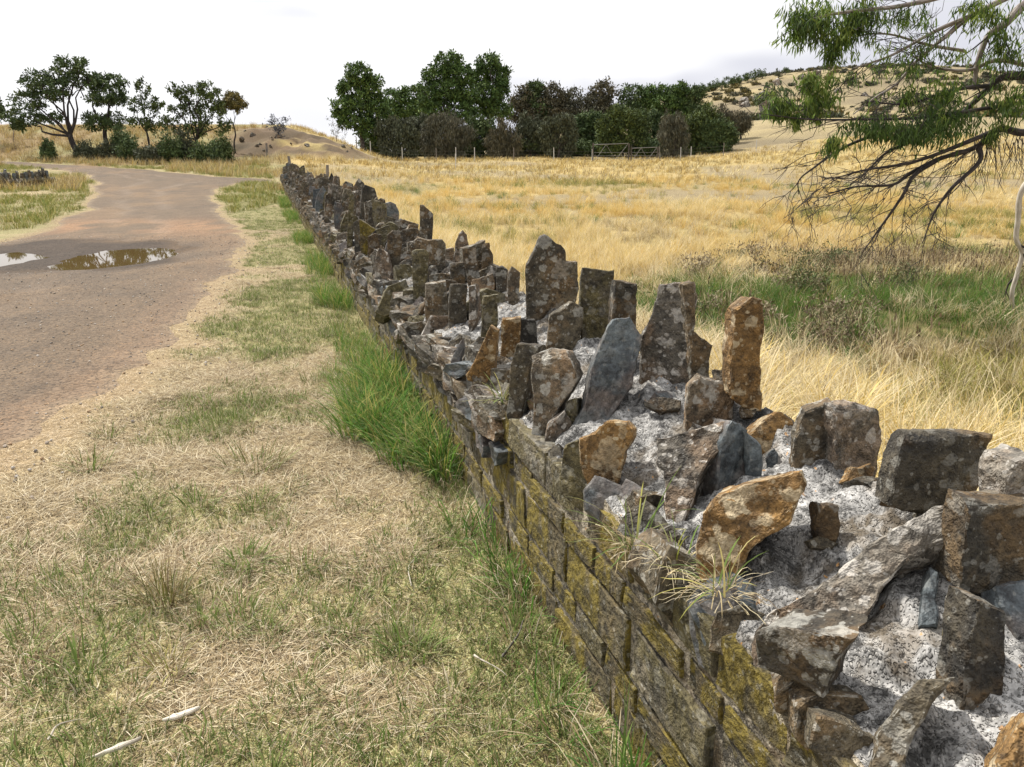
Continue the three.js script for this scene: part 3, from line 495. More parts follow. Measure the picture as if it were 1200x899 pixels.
// --- random courses for the rest of the face: near ones one by one, the far ones joined
const protoBlock = [], rB = rng(77);
for (let k = 0; k < 6; k++) { const j = () => (rB() - 0.5) * 0.11; protoBlock.push(slabGeo([[-0.5 + j(), -0.5 + j()], [0.5 + j(), -0.5 + j()], [0.5 + j(), 0.5 + j()], [-0.5 + j(), 0.5 + j()]].map(([x, y]) => [x * 0.3, y * 0.13]), 0.1, 900 + k, { edge: 0.018, bevel: 0.003, chips: 0, big: 0.004, rough: 0.004, taper: 0.0 })); }
const faceQ = new THREE.Quaternion().setFromRotationMatrix(new THREE.Matrix4().makeBasis(AL.clone().negate(), UPV, AC.clone().negate()));
const farBlocks = [];
for (const [y0, y1] of [[-0.06, 0.12], [0.12, 0.215], [0.215, 0.385], [0.385, 0.475], [0.475, 0.612]]) for (let s = -1.6; s < WALL_END;) {
  const len = y1 - y0 > 0.12 ? 0.2 + 0.26 * rB() : 0.14 + 0.2 * rB(), h = y1 - y0; if (s > 3.05 && y0 > 0.35) { s += len; continue; } {
    const m = protoBlock[Math.floor(rB() * 6)], k = new THREE.Vector3((len - 0.02) / 0.3, (h - 0.019) / 0.13, 1), p = WP(s + len / 2, -0.015 - 0.013 * rB(), (y0 + y1) / 2 + riseAlong(s));
    if (s < 9) wallPart('wall_stone', m, rB() < 0.72 ? M.moss : M.mossgrey, { q: faceQ.clone().multiply(new THREE.Quaternion().setFromEuler(new THREE.Euler(0.05 * (rB() - 0.5), 0.07 * (rB() - 0.5), 0.035 * (rB() - 0.5)))), p, k: k.multiply(new THREE.Vector3(0.97 + 0.04 * rB(), 0.93 + 0.12 * rB(), 1)) });
    else farBlocks.push(m.clone().applyMatrix4(new THREE.Matrix4().compose(p.sub(wp), faceQ, k)));
  }
  s += len;
}
{ const m = part(wall, 'far_course_stones', mergeGeometries(farBlocks), M.moss); m.userData.kind = 'stuff'; }
// --- rough concrete bed and core
{
  const ss = graded([[-1.6], [4.2, 0.014, 0.014], [10, 0.03, 0.06], [WALL_END, 0.1, 0.25]]), prof = [];
  prof.push([-0.004, -0.06], [-0.01, 0.1], [-0.009, 0.2], [-0.011, 0.3], [-0.009, 0.4], [-0.01, 0.5], [-0.006, 0.57]); for (let k = 0; k <= 44; k++) { const q = 0.004 + k / 44 * (WALL_T - 0.004); prof.push([q, capY(q)]); } prof.push([WALL_T + 0.01, 0.55], [WALL_T + 0.015, 0.3], [WALL_T + 0.02, -0.3]);
  const np = prof.length, pos = [], uv = [], idx = [];
  for (let i = 0; i < ss.length; i++) { let run = 0; for (let k = 0; k < np; k++) {
    const s = ss[i], [q, y] = prof[k], cap = k >= 7 && k < np - 3 ? 1 : 0; if (k) run += Math.hypot(q - prof[k - 1][0], y - prof[k - 1][1]);
    let n = 0.05 * fbm(s * 4, q * 5, y * 5, 3) + 0.045 * fbm(s * 14, q * 14, y * 14 + 3, 3) + 0.018 * fbm(s * 55, q * 55, 2, 2);
    n *= cap ? 1 : 0.35; n -= cap ? 0.012 : 0;
    const p = WP(s, q - (k < 7 ? n * 0.5 : cap ? n * 0.3 : -n), y + (cap ? n : 0) + riseAlong(s)).sub(wp); pos.push(p.x, p.y, p.z); uv.push(s / 0.75, run / 0.75);
    if (i && k) { const c = i * np + k, a = c - np - 1, b = c - np, e = c - 1; idx.push(a, c, b, a, e, c); }
  } }
  const g = new THREE.BufferGeometry(); g.setAttribute('position', new THREE.Float32BufferAttribute(pos, 3)); g.setAttribute('uv', new THREE.Float32BufferAttribute(uv, 2));
  const split = (f) => { const h = g.clone(); h.setIndex(idx.filter((_, t) => f(Math.floor(t / 3)))); h.computeVertexNormals(); return h; };
  const per = 2 * (np - 1), isFace = (t) => (t % per) / 2 < 7;
  part(wall, 'mortar_joints', split((t) => isFace(t)), M.joint); part(wall, 'concrete_bed', split((t) => !isFace(t)), M.mortar);
  const end = (s) => { const sh = new THREE.Shape(prof.map(([q, y]) => new THREE.Vector2(q, y))); const e = new THREE.ShapeGeometry(sh), p = e.attributes.position; for (let k = 0; k < p.count; k++) { const v = WP(s, p.getX(k), p.getY(k) + riseAlong(s)).sub(wp); p.setXYZ(k, v.x, v.y, v.z); } e.computeVertexNormals(); return e; };
  part(wall, 'wall_end', end(WALL_END), M.mortar);
}
// --- upright stones along the far stretch, and small rocks filling between
const protoUp = [], rU = rng(5);
for (let k = 0; k < 12; k++) {
  const a = rU(), b = rU(), j = () => (rU() - 0.5) * 0.16, w = 0.5;
  const P = [[-w + j() * 0.4, 0], [w + j() * 0.4, 0], [w + j(), 0.55 + j()], [w * (0.5 + 0.5 * a) + j() * 0.3, 0.86 + 0.14 * b], [w * (a - 0.5), 0.92 + 0.14 * (1 - b)], [-w * (0.4 + 0.6 * b), 0.72 + 0.24 * rU()], [-w + j(), 0.4 + j()]];
  protoUp.push(slabGeo(P.map(([x, y]) => [x * 0.18, y * 0.36]), 0.058, 300 + k, { edge: 0.05, big: 0.007, chips: 4 }));
}
const protoLump = []; for (let k = 0; k < 8; k++) { const P = []; for (let i = 0; i < 7; i++) { const a = i / 7 * 6.283 + rU() * 0.5, r = 0.75 + 0.35 * rU(); P.push([Math.cos(a) * 0.11 * r, Math.sin(a) * 0.07 * r]); } protoLump.push(slabGeo(P, 0.15, 400 + k, { edge: 0.04, big: 0.014, chips: 5 })); }
const kinds = ['dark', 'brown', 'brown', 'mossgrey', 'pale', 'dark', 'blue', 'tan', 'brown', 'dark'];
const facing = (yaw, lean, roll = 0) => { const y = yaw * Math.PI / 180, l = lean * Math.PI / 180, n = AL.clone().multiplyScalar(-Math.cos(y)).addScaledVector(AC, -Math.sin(y)).multiplyScalar(Math.cos(l)).addScaledVector(UPV, Math.sin(l)), u = new THREE.Vector3().crossVectors(UPV, n).normalize(), v = new THREE.Vector3().crossVectors(n, u); return new THREE.Quaternion().setFromRotationMatrix(new THREE.Matrix4().makeBasis(u, v, n)).multiply(new THREE.Quaternion().setFromAxisAngle(new THREE.Vector3(0, 0, 1), roll)); };
function upright(s, q, k, h) { const m = protoUp[Math.floor(rU() * 12)]; wallPart('standing_stone', m, M[kinds[Math.floor(rU() * 10)]], { q: facing(20 * (rU() - 0.4), 6 * (rU() - 0.3), (rU() - 0.5) * 0.22), p: WP(s, q, capY(q) - 0.05 + riseAlong(s)), k: new THREE.Vector3(k, h, 0.8 + 0.7 * rU()) }); }
function lump(s, q, y, k) { wallPart('capping_rock', protoLump[Math.floor(rU() * 8)], M[kinds[Math.floor(rU() * 10)]], { q: facing(90 * rU(), 40 * rU() - 5, rU() * 6.28), p: WP(s, q, y + riseAlong(s)), k: new THREE.Vector3(k * (0.8 + 0.5 * rU()), k * (0.8 + 0.5 * rU()), k) }); }
for (let s = 9.2; s < WALL_END;) { upright(s, 0.06 + 0.5 * rU(), 0.7 + 0.8 * rU(), 0.7 + 0.7 * rU() ** 1.3); s += 0.1 + 0.07 * rU() + s * 0.0028; }
for (let s = 4.6; s < 9.2; s += 0.17 + 0.1 * rU()) upright(s, 0.1 + 0.48 * rU(), 0.6 + 0.5 * rU(), 0.3 + 0.45 * rU());
function ledge(s, q, y, k) { wallPart('ledge_stone', protoLump[Math.floor(rU() * 8)], M[kinds[Math.floor(rU() * 10)]], { q: facing(55 + 45 * rU(), 22 * rU() - 8, (rU() - 0.5) * 0.7), p: WP(s, q, y + riseAlong(s)), k: new THREE.Vector3(k * (1 + 0.6 * rU()), k * (0.55 + 0.55 * rU()), k * 1.3) }); }
for (const [y, q, st] of [[0.41, -0.035, 0.2], [0.5, -0.055, 0.19], [0.59, -0.04, 0.18]]) for (let s = 3.05; s < 16;) { ledge(s, q - 0.03 * rU(), y + 0.04 * (rU() - 0.5), 0.9 + 0.35 * rU()); s += st * (0.75 + 0.5 * rU()) * (s > 9 ? 1.6 : 1); }
const farLedge = []; for (let s = 16; s < WALL_END; s += 0.2) for (const y of [0.42, 0.56]) farLedge.push(protoLump[Math.floor(rU() * 8)].clone().applyMatrix4(new THREE.Matrix4().compose(WP(s + 0.1 * rU(), -0.05 - 0.03 * rU(), y + riseAlong(s)).sub(wp), facing(60 + 40 * rU(), 10 * rU(), rU()), new THREE.Vector3(1.2, 0.8, 1.3))));
{ const m = part(wall, 'far_rubble', mergeGeometries(farLedge), M.brown); m.userData.kind = 'stuff'; }
for (let s = 3.3; s < WALL_END;) { lump(s, -0.03 + 0.1 * rU(), 0.56 + 0.08 * rU(), 0.8 + 0.6 * rU()); s += 0.16 + 0.09 * rU() + s * 0.008; }
for (let s = 4.3; s < 14; s += 0.17 + 0.1 * rU()) { const q = 0.1 + 0.45 * rU(); lump(s, q, capY(q) + 0.02, 0.7 + 0.6 * rU()); }
for (let s = -1.4; s < 0.25; s += 0.24) { upright(s, 0.2 + 0.35 * rU(), 0.9, 0.5 + 0.3 * rU()); lump(s, 0.02 + 0.08 * rU(), 0.6, 1); }
for (const [px, py, k] of [[560, 372, 0.6], [538, 388, 0.55], [590, 425, 0.7], [575, 452, 0.75], [604, 470, 0.6], [655, 505, 0.7], [668, 490, 0.6], [612, 345, 0.4], [540, 350, 0.5], [652, 545, 0.6], [745, 590, 0.8], [735, 600, 0.7], [1000, 570, 0.35], [905, 535, 0.3], [915, 590, 0.35], [700, 470, 0.4], [460, 352, 0.8], [440, 335, 0.8], [430, 322, 0.8], [480, 355, 0.7], [520, 320, 0.6], [722, 588, 1.0], [760, 625, 1.0], [778, 652, 0.9], [800, 690, 1.0], [866, 735, 0.8], [850, 712, 1.0], [840, 735, 0.9], [985, 850, 0.9], [1005, 880, 0.9], [945, 822, 0.7], [560, 415, 0.9], [600, 445, 0.8], [520, 375, 0.8], [640, 470, 0.8], [770, 470, 0.5], [880, 475, 0.35], [910, 560, 0.3], [1065, 640, 0.3], [1120, 760, 0.5], [1060, 600, 0.4], [730, 450, 0.35], [700, 430, 0.4], [660, 420, 0.5], [560, 340, 0.6], [590, 350, 0.5]]) { const p = hitCap(px, py), w = inWall(p); lump(w.s, w.q, p.y - 0.01, k); }
shadows(wall);

// ---------------------------------------------------------------- the shorter wall on the other side of the road
{
  const w2 = top(new THREE.Group(), 'stone_wall', 'short low stone wall on the grass across the road from the long wall', 'stone wall', { kind: 'thing' });
  const e = groundHit(56, 219), sx = e[0], sd = e[1], ux = -0.72, ud = -0.69, r = rng(9);
  w2.position.copy(V(sx, sd, H(sx, sd)));
  const put = (t, off, y) => V(sx + ux * t - ud * off, sd + ud * t + ux * off, H(sx + ux * t, sd + ud * t) + y).sub(w2.position);
  const q0 = new THREE.Quaternion().setFromAxisAngle(UPV, -0.75);
  let n = 0;
  for (let t = 0; t < 12; t += 0.34) { for (const [y, off] of [[0.1, 0], [0.32, 0.02]]) { const m = part(w2, 'wall_stone' + (n ? '_' + String(n).padStart(3, '0') : ''), protoLump[Math.floor(r() * 8)], r() < 0.5 ? M.brown : M.mossgrey); n++; m.position.copy(put(t + 0.1 * r(), off, y)); m.quaternion.copy(q0); m.scale.set(1.9, 2.0, 2.4); } }
  n = 0;
  for (let t = 0; t < 12; t += 0.13 + 0.06 * r()) { const m = part(w2, 'standing_stone' + (n ? '_' + String(n).padStart(3, '0') : ''), protoUp[Math.floor(r() * 12)], [M.dark, M.brown, M.blue][Math.floor(r() * 3)]); n++; m.position.copy(put(t, (r() - 0.5) * 0.2, 0.38)); m.quaternion.copy(q0); m.scale.set(1.1 + 0.6 * r(), 0.8 + 0.6 * r(), 1.6); }
  shadows(w2);
}

// ---------------------------------------------------------------- grasses: clumps of real blades
const PAL = {
  straw: [[0.37, 0.3, 0.175], [0.54, 0.46, 0.31], [0.28, 0.21, 0.115], [0.18, 0.125, 0.068], [0.5, 0.435, 0.315], [0.23, 0.165, 0.09]],
  gold: [[0.62, 0.475, 0.17], [0.7, 0.56, 0.24], [0.54, 0.395, 0.125], [0.74, 0.63, 0.34], [0.46, 0.335, 0.11]],
  orange: [[0.56, 0.375, 0.11], [0.64, 0.44, 0.14], [0.47, 0.3, 0.08], [0.66, 0.5, 0.2]],
  pale: [[0.66, 0.56, 0.34], [0.72, 0.62, 0.4], [0.55, 0.44, 0.24], [0.6, 0.52, 0.33]],
  green: [[0.13, 0.2, 0.04], [0.18, 0.26, 0.06], [0.1, 0.15, 0.03], [0.22, 0.27, 0.08], [0.25, 0.26, 0.1]],
  rank: [[0.07, 0.18, 0.02], [0.1, 0.23, 0.03], [0.06, 0.13, 0.02], [0.14, 0.27, 0.04], [0.18, 0.26, 0.06]],
  gully: [[0.065, 0.14, 0.018], [0.09, 0.18, 0.024], [0.05, 0.1, 0.018], [0.13, 0.21, 0.035]],
  yellowgreen: [[0.3, 0.29, 0.07], [0.4, 0.36, 0.11], [0.23, 0.245, 0.05], [0.48, 0.41, 0.17]],
  olive: [[0.13, 0.13, 0.035], [0.18, 0.16, 0.05], [0.1, 0.11, 0.03], [0.24, 0.19, 0.07], [0.34, 0.27, 0.13]],
  rust: [[0.17, 0.115, 0.065], [0.24, 0.175, 0.1], [0.12, 0.085, 0.05], [0.3, 0.23, 0.14]],
};
function tuft(o) {                          // n blades of length len, foot spread r, width w, lean from upright, droop at the tip
  const { n, len: [l0, l1], r, w, lean: [a0, a1], droop = 0.5, pal, pal2, share = 0, seed, seg = 2, dir, heads = 0 } = o, R = rng(seed), pos = [], col = [], idx = [];
  for (let b = 0; b < n; b++) {
    const az = R() * 6.28318, rr = r * Math.sqrt(R()), fx = Math.cos(az) * rr, fz = Math.sin(az) * rr, L = lerp(l0, l1, R()), P = pal2 && R() < share ? pal2 : pal, c = P[Math.floor(R() * P.length)], br = 0.8 + 0.4 * R();
    let th = lerp(a0, a1, R()) * Math.PI / 180; const ta = dir !== undefined && R() < 0.75 ? dir + (R() - 0.5) * 1.6 : az + (R() - 0.5) * 1.8, ww = w * (0.6 + 0.7 * R()), dr = droop * (0.4 + 1.2 * R());
    let x = fx, y = -0.004, z = fz; const base = pos.length / 3, sx = -Math.sin(ta + (R() - 0.5) * 1.5), sz = Math.cos(ta + (R() - 0.5) * 1.5);
    for (let s = 0; s <= seg; s++) {
      const k = s / seg, hw = ww * 0.5 * (s === seg ? 0 : 1 - 0.45 * k);
      if (s === seg) { pos.push(x, y, z); col.push(c[0] * br * 1.05, c[1] * br * 1.02, c[2] * br); }
      else { pos.push(x - sx * hw, y, z - sz * hw, x + sx * hw, y, z + sz * hw); for (let q = 0; q < 2; q++) col.push(c[0] * br, c[1] * br, c[2] * br); }
      const st = L / seg; x += Math.sin(th) * Math.cos(ta) * st; z += Math.sin(th) * Math.sin(ta) * st; y += Math.cos(th) * st; if (y < 0.004 && s < seg) y = 0.004 + 0.006 * R(); th += dr / seg;
    }
    for (let s = 0; s < seg; s++) { const q = base + s * 2; if (s < seg - 1) idx.push(q, q + 1, q + 2, q + 1, q + 3, q + 2); else idx.push(q, q + 1, q + 2); }
    if (b < heads) { // a seed head: small cross of dark flakes at the tip
      const k = pos.length / 3 - 1, X = pos[k * 3], Y = pos[k * 3 + 1], Z = pos[k * 3 + 2], hc = PAL.rust[Math.floor(R() * 4)];
      for (let q = 0; q < 7; q++) { const bb = pos.length / 3, a = R() * 6.28, u = 0.006 + 0.012 * R(), yy = Y - 0.25 * L * R(); pos.push(X - Math.cos(a) * u, yy, Z - Math.sin(a) * u, X + Math.cos(a) * u, yy + 0.01, Z + Math.sin(a) * u, X + 0.01 * R(), yy + 0.045, Z); for (let e = 0; e < 3; e++) col.push(...hc); idx.push(bb, bb + 1, bb + 2); }
    }
  }
  const g = new THREE.BufferGeometry(); g.setAttribute('position', new THREE.Float32BufferAttribute(pos, 3)); g.setAttribute('color', new THREE.Float32BufferAttribute(col, 3)); g.setIndex(idx); g.computeVertexNormals(); return g;
}
const E = new THREE.Euler(), Q = new THREE.Quaternion(), M4 = new THREE.Matrix4(), SC = new THREE.Vector3();
function strew(name, label, geos, list, mat = M.grass) {   // list of [x, d, scale, turn?, sy?]
  const per = geos.map(() => []), r = rng(list.length + geos.length); for (const p of list) per[Math.floor(r() * geos.length)].push(p);
  geos.forEach((g, k) => {
    if (!per[k].length) return; const m = new THREE.InstancedMesh(g, mat, per[k].length);
    per[k].forEach(([x, d, s, turn, sy], i) => { E.set(0, turn ?? r() * 6.28318, 0); Q.setFromEuler(E); SC.set(s, s * (sy ?? 1), s); M4.compose(V(x, d, H(x, d)), Q, SC); m.setMatrixAt(i, M4); });
    top(m, name, label, 'grass', { kind: 'stuff' }); shadows(m);
  });
}
function scatter(seed, x0, x1, d0, d1, per, keep) {   // keep(x, d, r) -> scale or 0
  const r = rng(seed), out = [], n = Math.round((x1 - x0) * (d1 - d0) * per);
  for (let i = 0; i < n; i++) { const x = lerp(x0, x1, r()), d = lerp(d0, d1, r()), s = keep(x, d, r); if (s) out.push([x, d, s]); } return out;
}
const inView = (x, d) => d > 0.9 && Math.abs(x) < 0.75 * d + 0.9;
const onVerge = (x, d) => roadIn(x, d) < -0.12 && wallQ(x, d) < -0.04;
const beyond = (x, d) => wallQ(x, d) > WALL_T + 0.12 && roadIn(x, d) < -0.2;
const V3 = (f) => [1, 2, 3].map(f);
{ // mown verge: dead stalks and short turf
  const thatch = V3((k) => tuft({ n: 26, len: [0.02, 0.09], r: 0.07, w: 0.0022, lean: [66, 89], droop: 0.25, pal: PAL.straw, seed: 10 + k }));
  const short = V3((k) => tuft({ n: 22, len: [0.02, 0.06], r: 0.05, w: 0.003, lean: [10, 60], droop: 0.7, pal: PAL.green, pal2: PAL.straw, share: 0.3, seed: 20 + k }));
  const mid = V3((k) => tuft({ n: 34, len: [0.05, 0.13], r: 0.05, w: 0.0034, lean: [8, 62], droop: 0.9, pal: PAL.green, pal2: PAL.straw, share: 0.2, seed: 30 + k }));
  const straws = [], greens = [], mids = [];
  for (const [d0, d1, per, x0] of [[0.9, 3, 520, -4], [3, 5, 420, -4], [5, 10, 270, -6], [10, 20, 110, -8], [20, 40, 40, -16]]) {
    straws.push(...scatter(d0 * 7 + 1, x0, 1, d0, d1, per, (x, d, r) => (inView(x, d) && onVerge(x, d) && greenAmount(x, d) < 0.28 + 0.5 * r() && -roadIn(x, d) > 0.4 * r() ? 0.8 + 0.7 * r() : 0)));
    greens.push(...scatter(d0 * 7 + 2, x0, 1, d0, d1, per * 1.1, (x, d, r) => { if (!inView(x, d) || !onVerge(x, d)) return 0; const g = greenAmount(x, d); return g > 0.2 + 0.6 * r() ? 0.6 + 0.9 * r() : 0; }));
    mids.push(...scatter(d0 * 7 + 3, x0, 1, d0, d1, per * 0.24, (x, d, r) => { if (!inView(x, d) || !onVerge(x, d)) return 0; const g = greenAmount(x, d) + 0.35 * vn(x * 3.4, 5, d * 3.4); return vn(x * 5.2, 15, d * 5.2) > 0.28 && g > 0.3 + 0.35 * r() ? 0.45 + 0.75 * r() : 0; }));
  }
  strew('straw_litter', 'flattened dead straw litter on the mown verge', thatch, straws, M.hay);
  strew('turf_grass', 'short patchy green turf on the mown verge', short, greens);
  strew('turf_tufts', 'low green grass tufts dotted over the mown verge', mid, mids);
}
{ // long green grass against the wall's foot
  const rank = V3((k) => tuft({ n: 46, len: [0.16, 0.42], r: 0.09, w: 0.006, lean: [4, 40], droop: 1.0, pal: PAL.rank, pal2: PAL.yellowgreen, share: 0.3, seed: 40 + k, seg: 4 }));
  const foot = V3((k) => tuft({ n: 30, len: [0.1, 0.26], r: 0.06, w: 0.0042, lean: [4, 55], droop: 1.1, pal: PAL.rank, pal2: PAL.straw, share: 0.35, seed: 50 + k, seg: 3 }));
  const r = rng(66), A = [], B = [];
  for (let s = 0.6; s < 4.4; s += 0.017) { const w = WP(s, -0.045 - 0.15 * r() ** 1.6, 0), n = vn(s * 2.6, 1, 1); if (r() < 0.36 + 0.6 * n) B.push([w.x, -w.z, 0.6 + 0.7 * r()]); }
  for (let s = 4.2; s < 36; s += 0.03 + s * 0.001) { const w = WP(s, -0.05 - (s < 7.5 ? 0.42 : 0.3) * r() ** 1.3, 0), n = vn(s * 0.9, 4, 1); if (r() < (s < 5.6 ? 0.7 : 0.42) + 0.8 * n) A.push([w.x, -w.z, (s < 5.6 ? 0.85 : 0.6 + 0.2 * n) * (0.6 + 0.6 * r())]); }
  for (let i = 0; i < 70; i++) { const s = 3.75 + 1.7 * r(), w = WP(s, -0.06 - 0.44 * r() * Math.sin(Math.PI * clamp((s - 3.7) / 1.8)), 0); A.push([w.x, -w.z, 0.6 + 0.5 * r()]); }
  strew('long_grass', 'long lush green grass along the foot of the stone wall', rank, A);
  strew('wall_foot_grass', 'thin green and straw grass at the foot of the mossy wall face', foot, B);
}
{ // grass across the road and round the road's far end
  const yg = V3((k) => tuft({ n: 24, len: [0.1, 0.24], r: 0.12, w: 0.009, lean: [5, 45], droop: 0.6, pal: PAL.yellowgreen, pal2: PAL.green, share: 0.35, seed: 60 + k }));
  const dry = V3((k) => tuft({ n: 22, len: [0.25, 0.55], r: 0.16, w: 0.014, lean: [4, 35], droop: 0.6, pal: PAL.gold, pal2: PAL.straw, share: 0.4, seed: 70 + k }));
  const A = scatter(5, -40, 0, 14, 58, 9, (x, d, r) => (inView(x, d) && roadIn(x, d) < -0.25 && wallQ(x, d) < -0.3 && (x < -8 || d > 36) && vn(x * 0.5, 2, d * 0.5) > -0.4 ? 0.7 + 0.8 * r() : 0));
  const B = scatter(6, -52, -3, 34, 74, 5, (x, d, r) => (inView(x, d) && roadIn(x, d) < -0.6 && wallQ(x, d) < 3 && earthBank(x, d) < 0.4 && (fbm(x * 0.15, 3, d * 0.15, 3) > (d > 54 ? -0.35 : 0.1)) ? 0.6 + 0.8 * r() : 0));
  strew('verge_grass', 'yellow green grass across the road', yg, A, M.hay); strew('bank_grass', 'long dry grass on the rise beyond the road', dry, B, M.hay);
}
{ // the paddock behind the wall
  const wind = 2.6;
  const gold = V3((k) => tuft({ n: 40, len: [0.22, 0.55], r: 0.13, w: 0.0055, lean: [4, 38], droop: 1.0, pal: PAL.gold, pal2: PAL.pale, share: 0.3, seed: 80 + k, seg: 3, dir: wind }));
  const oran = V3((k) => tuft({ n: 34, len: [0.2, 0.45], r: 0.16, w: 0.008, lean: [6, 48], droop: 1.1, pal: PAL.orange, pal2: PAL.gold, share: 0.4, seed: 90 + k, seg: 3, dir: wind }));
  const grn = V3((k) => tuft({ n: 44, len: [0.14, 0.36], r: 0.14, w: 0.006, lean: [3, 40], droop: 0.9, pal: PAL.gully, pal2: PAL.olive, share: 0.2, seed: 100 + k, seg: 3 }));
  const weedG = V3((k) => tuft({ n: 44, len: [0.16, 0.55], r: 0.2, w: 0.007, lean: [2, 50], droop: 0.4, pal: PAL.rust, pal2: PAL.pale, share: 0.4, seed: 110 + k, seg: 2, heads: 5 }));
  const farG = V3((k) => tuft({ n: 18, len: [0.18, 0.42], r: 0.25, w: 0.018, lean: [5, 50], droop: 0.7, pal: PAL.gold, pal2: PAL.straw, share: 0.4, seed: 120 + k, seg: 2, dir: wind }));
  const yel = V3((k) => tuft({ n: 40, len: [0.16, 0.42], r: 0.15, w: 0.0065, lean: [4, 45], droop: 1.0, pal: PAL.yellowgreen, pal2: PAL.olive, share: 0.45, seed: 130 + k, seg: 3, dir: wind }));
  const pal = V3((k) => tuft({ n: 36, len: [0.18, 0.5], r: 0.15, w: 0.0065, lean: [4, 50], droop: 1.2, pal: PAL.pale, pal2: PAL.straw, share: 0.35, seed: 140 + k, seg: 3, dir: wind }));
  const Ye = [], Pa = [], G = [], O = [], Gr = [], W = [], Fa = [];
  const zone = (seed, x0, x1, d0, d1, per) => scatter(seed, x0, x1, d0, d1, per, (x, d, r) => {
    if (!inView(x, d) || !beyond(x, d)) return 0; const [g, w, b] = fieldKind(x, d), t = r(), or = sm(-0.15, 0.18, fbm(x * 0.13 + 3, 2, d * 0.13, 3)) * sm(16, 24, d), s = 0.65 + 0.7 * r();
    if (t < b * 0.8 || earthBank(x, d) > 0.4 * r() + 0.3) return 0;
    const cl = vn(x * 0.9, 7, d * 0.6) + 0.5 * vn(x * 2.3, 1, d * 1.7); if (d > 9 && cl < -0.42 + 0.3 * (r() - 0.5)) { if (r() < 0.8) (g > 0.4 ? Gr : Pa).push([x, d, s * 0.45]); return 0; }
    const pn = fbm(x * 0.2 + 8, 4, d * 0.2, 3), yn = fbm(x * 0.17 + 2, 9, d * 0.17, 3);
    if (r() < w) W.push([x, d, s * 0.95]); else if (r() < g) Gr.push([x, d, s]); else if (r() < 0.75 * sm(0.05, 0.3, yn)) Ye.push([x, d, s]); else if (r() < or) O.push([x, d, s]); else if (r() < 0.75 * sm(-0.02, 0.2, pn)) Pa.push([x, d, s]); else G.push([x, d, s * (d < 7.5 ? 1.1 : d < 14 ? 0.75 : 1)]); return 0;
  });
  zone(201, 0, 12, 2, 12, 34); zone(202, -2, 20, 12, 20, 26); zone(203, -6, 28, 20, 34, 13); zone(204, -12, 40, 34, 52, 6);
  Fa.push(...scatter(205, -22, 66, 46, 84, 3.4, (x, d, r) => (inView(x, d) && wallQ(x, d) > 2 && roadIn(x, d) < -1 && earthBank(x, d) < 0.4 && r() > fieldKind(x, d)[2] * 0.85 && r() > 0.25 ? 0.6 + 0.9 * r() : 0)));
  strew('golden_grass', 'tall golden dry grass in the paddock behind the wall', gold, G); strew('olive_grass', 'olive and yellow green grass patches in the paddock', yel, Ye); strew('pale_grass', 'bleached pale grass patches in the paddock', pal, Pa); strew('orange_grass', 'orange tinted dry grass in the paddock', oran, O);
  strew('gully_grass', 'lush green grass in the gully behind the wall', grn, Gr); strew('dead_weeds', 'brown dead seeding weeds along the gully', weedG, W, M.hay); strew('pasture_grass', 'short dry pasture grass in the far paddock', farG, Fa, M.hay);
}
// ---------------------------------------------------------------- tufts one can point to
function tuftThing(name, label, px, py, geo, { pos, group, s = 1 } = {}) {
  const g = pos ? null : groundHit(px, py), m = new THREE.Group(), r = rng(Math.round(px * 3 + py));
  top(m, name, label, 'grass tuft', group ? { group } : {}); if (pos) m.position.copy(pos); else m.position.copy(V(g[0], g[1], H(g[0], g[1]) - 0.005));
  geo.forEach(([nm, gg]) => part(m, nm, gg, M.grass)); m.rotation.y = r() * 6.28; m.scale.setScalar(s); return shadows(m);
}
tuftThing('grass_tuft', 'largest spiky olive tuft on the mown verge with dark seed stems', 195, 706, [['blades', tuft({ n: 150, len: [0.1, 0.24], r: 0.07, w: 0.0034, lean: [2, 62], droop: 0.5, pal: PAL.olive, pal2: PAL.straw, share: 0.25, seed: 501, seg: 3 })], ['seed_stems', tuft({ n: 14, len: [0.24, 0.42], r: 0.05, w: 0.0026, lean: [2, 40], droop: 0.3, pal: PAL.rust, seed: 502, seg: 3 })]]);
tuftThing('grass_tuft', 'broad bladed dark green tuft close to the largest spiky tuft', 287, 660, [['blades', tuft({ n: 90, len: [0.06, 0.15], r: 0.06, w: 0.006, lean: [15, 78], droop: 0.7, pal: PAL.green, seed: 503, seg: 3 })]]);
tuftThing('grass_tuft', 'wide flattened green tuft in line with the lush grass bush', 300, 545, [['blades', tuft({ n: 110, len: [0.08, 0.2], r: 0.14, w: 0.0045, lean: [10, 70], droop: 0.6, pal: PAL.olive, pal2: PAL.green, share: 0.5, seed: 504, seg: 3 })]]);
tuftThing('grass_tuft', 'straw tipped tuft below the largest spiky tuft', 196, 782, [['blades', tuft({ n: 90, len: [0.05, 0.13], r: 0.055, w: 0.003, lean: [5, 70], droop: 0.6, pal: PAL.yellowgreen, pal2: PAL.straw, share: 0.5, seed: 505, seg: 3 })]]);
const smallTuft = [506, 507, 508].map((s) => [['blades', tuft({ n: 60, len: [0.05, 0.13], r: 0.07, w: 0.004, lean: [8, 66], droop: 0.7, pal: PAL.green, pal2: PAL.straw, share: 0.2, seed: s, seg: 3 })]]);
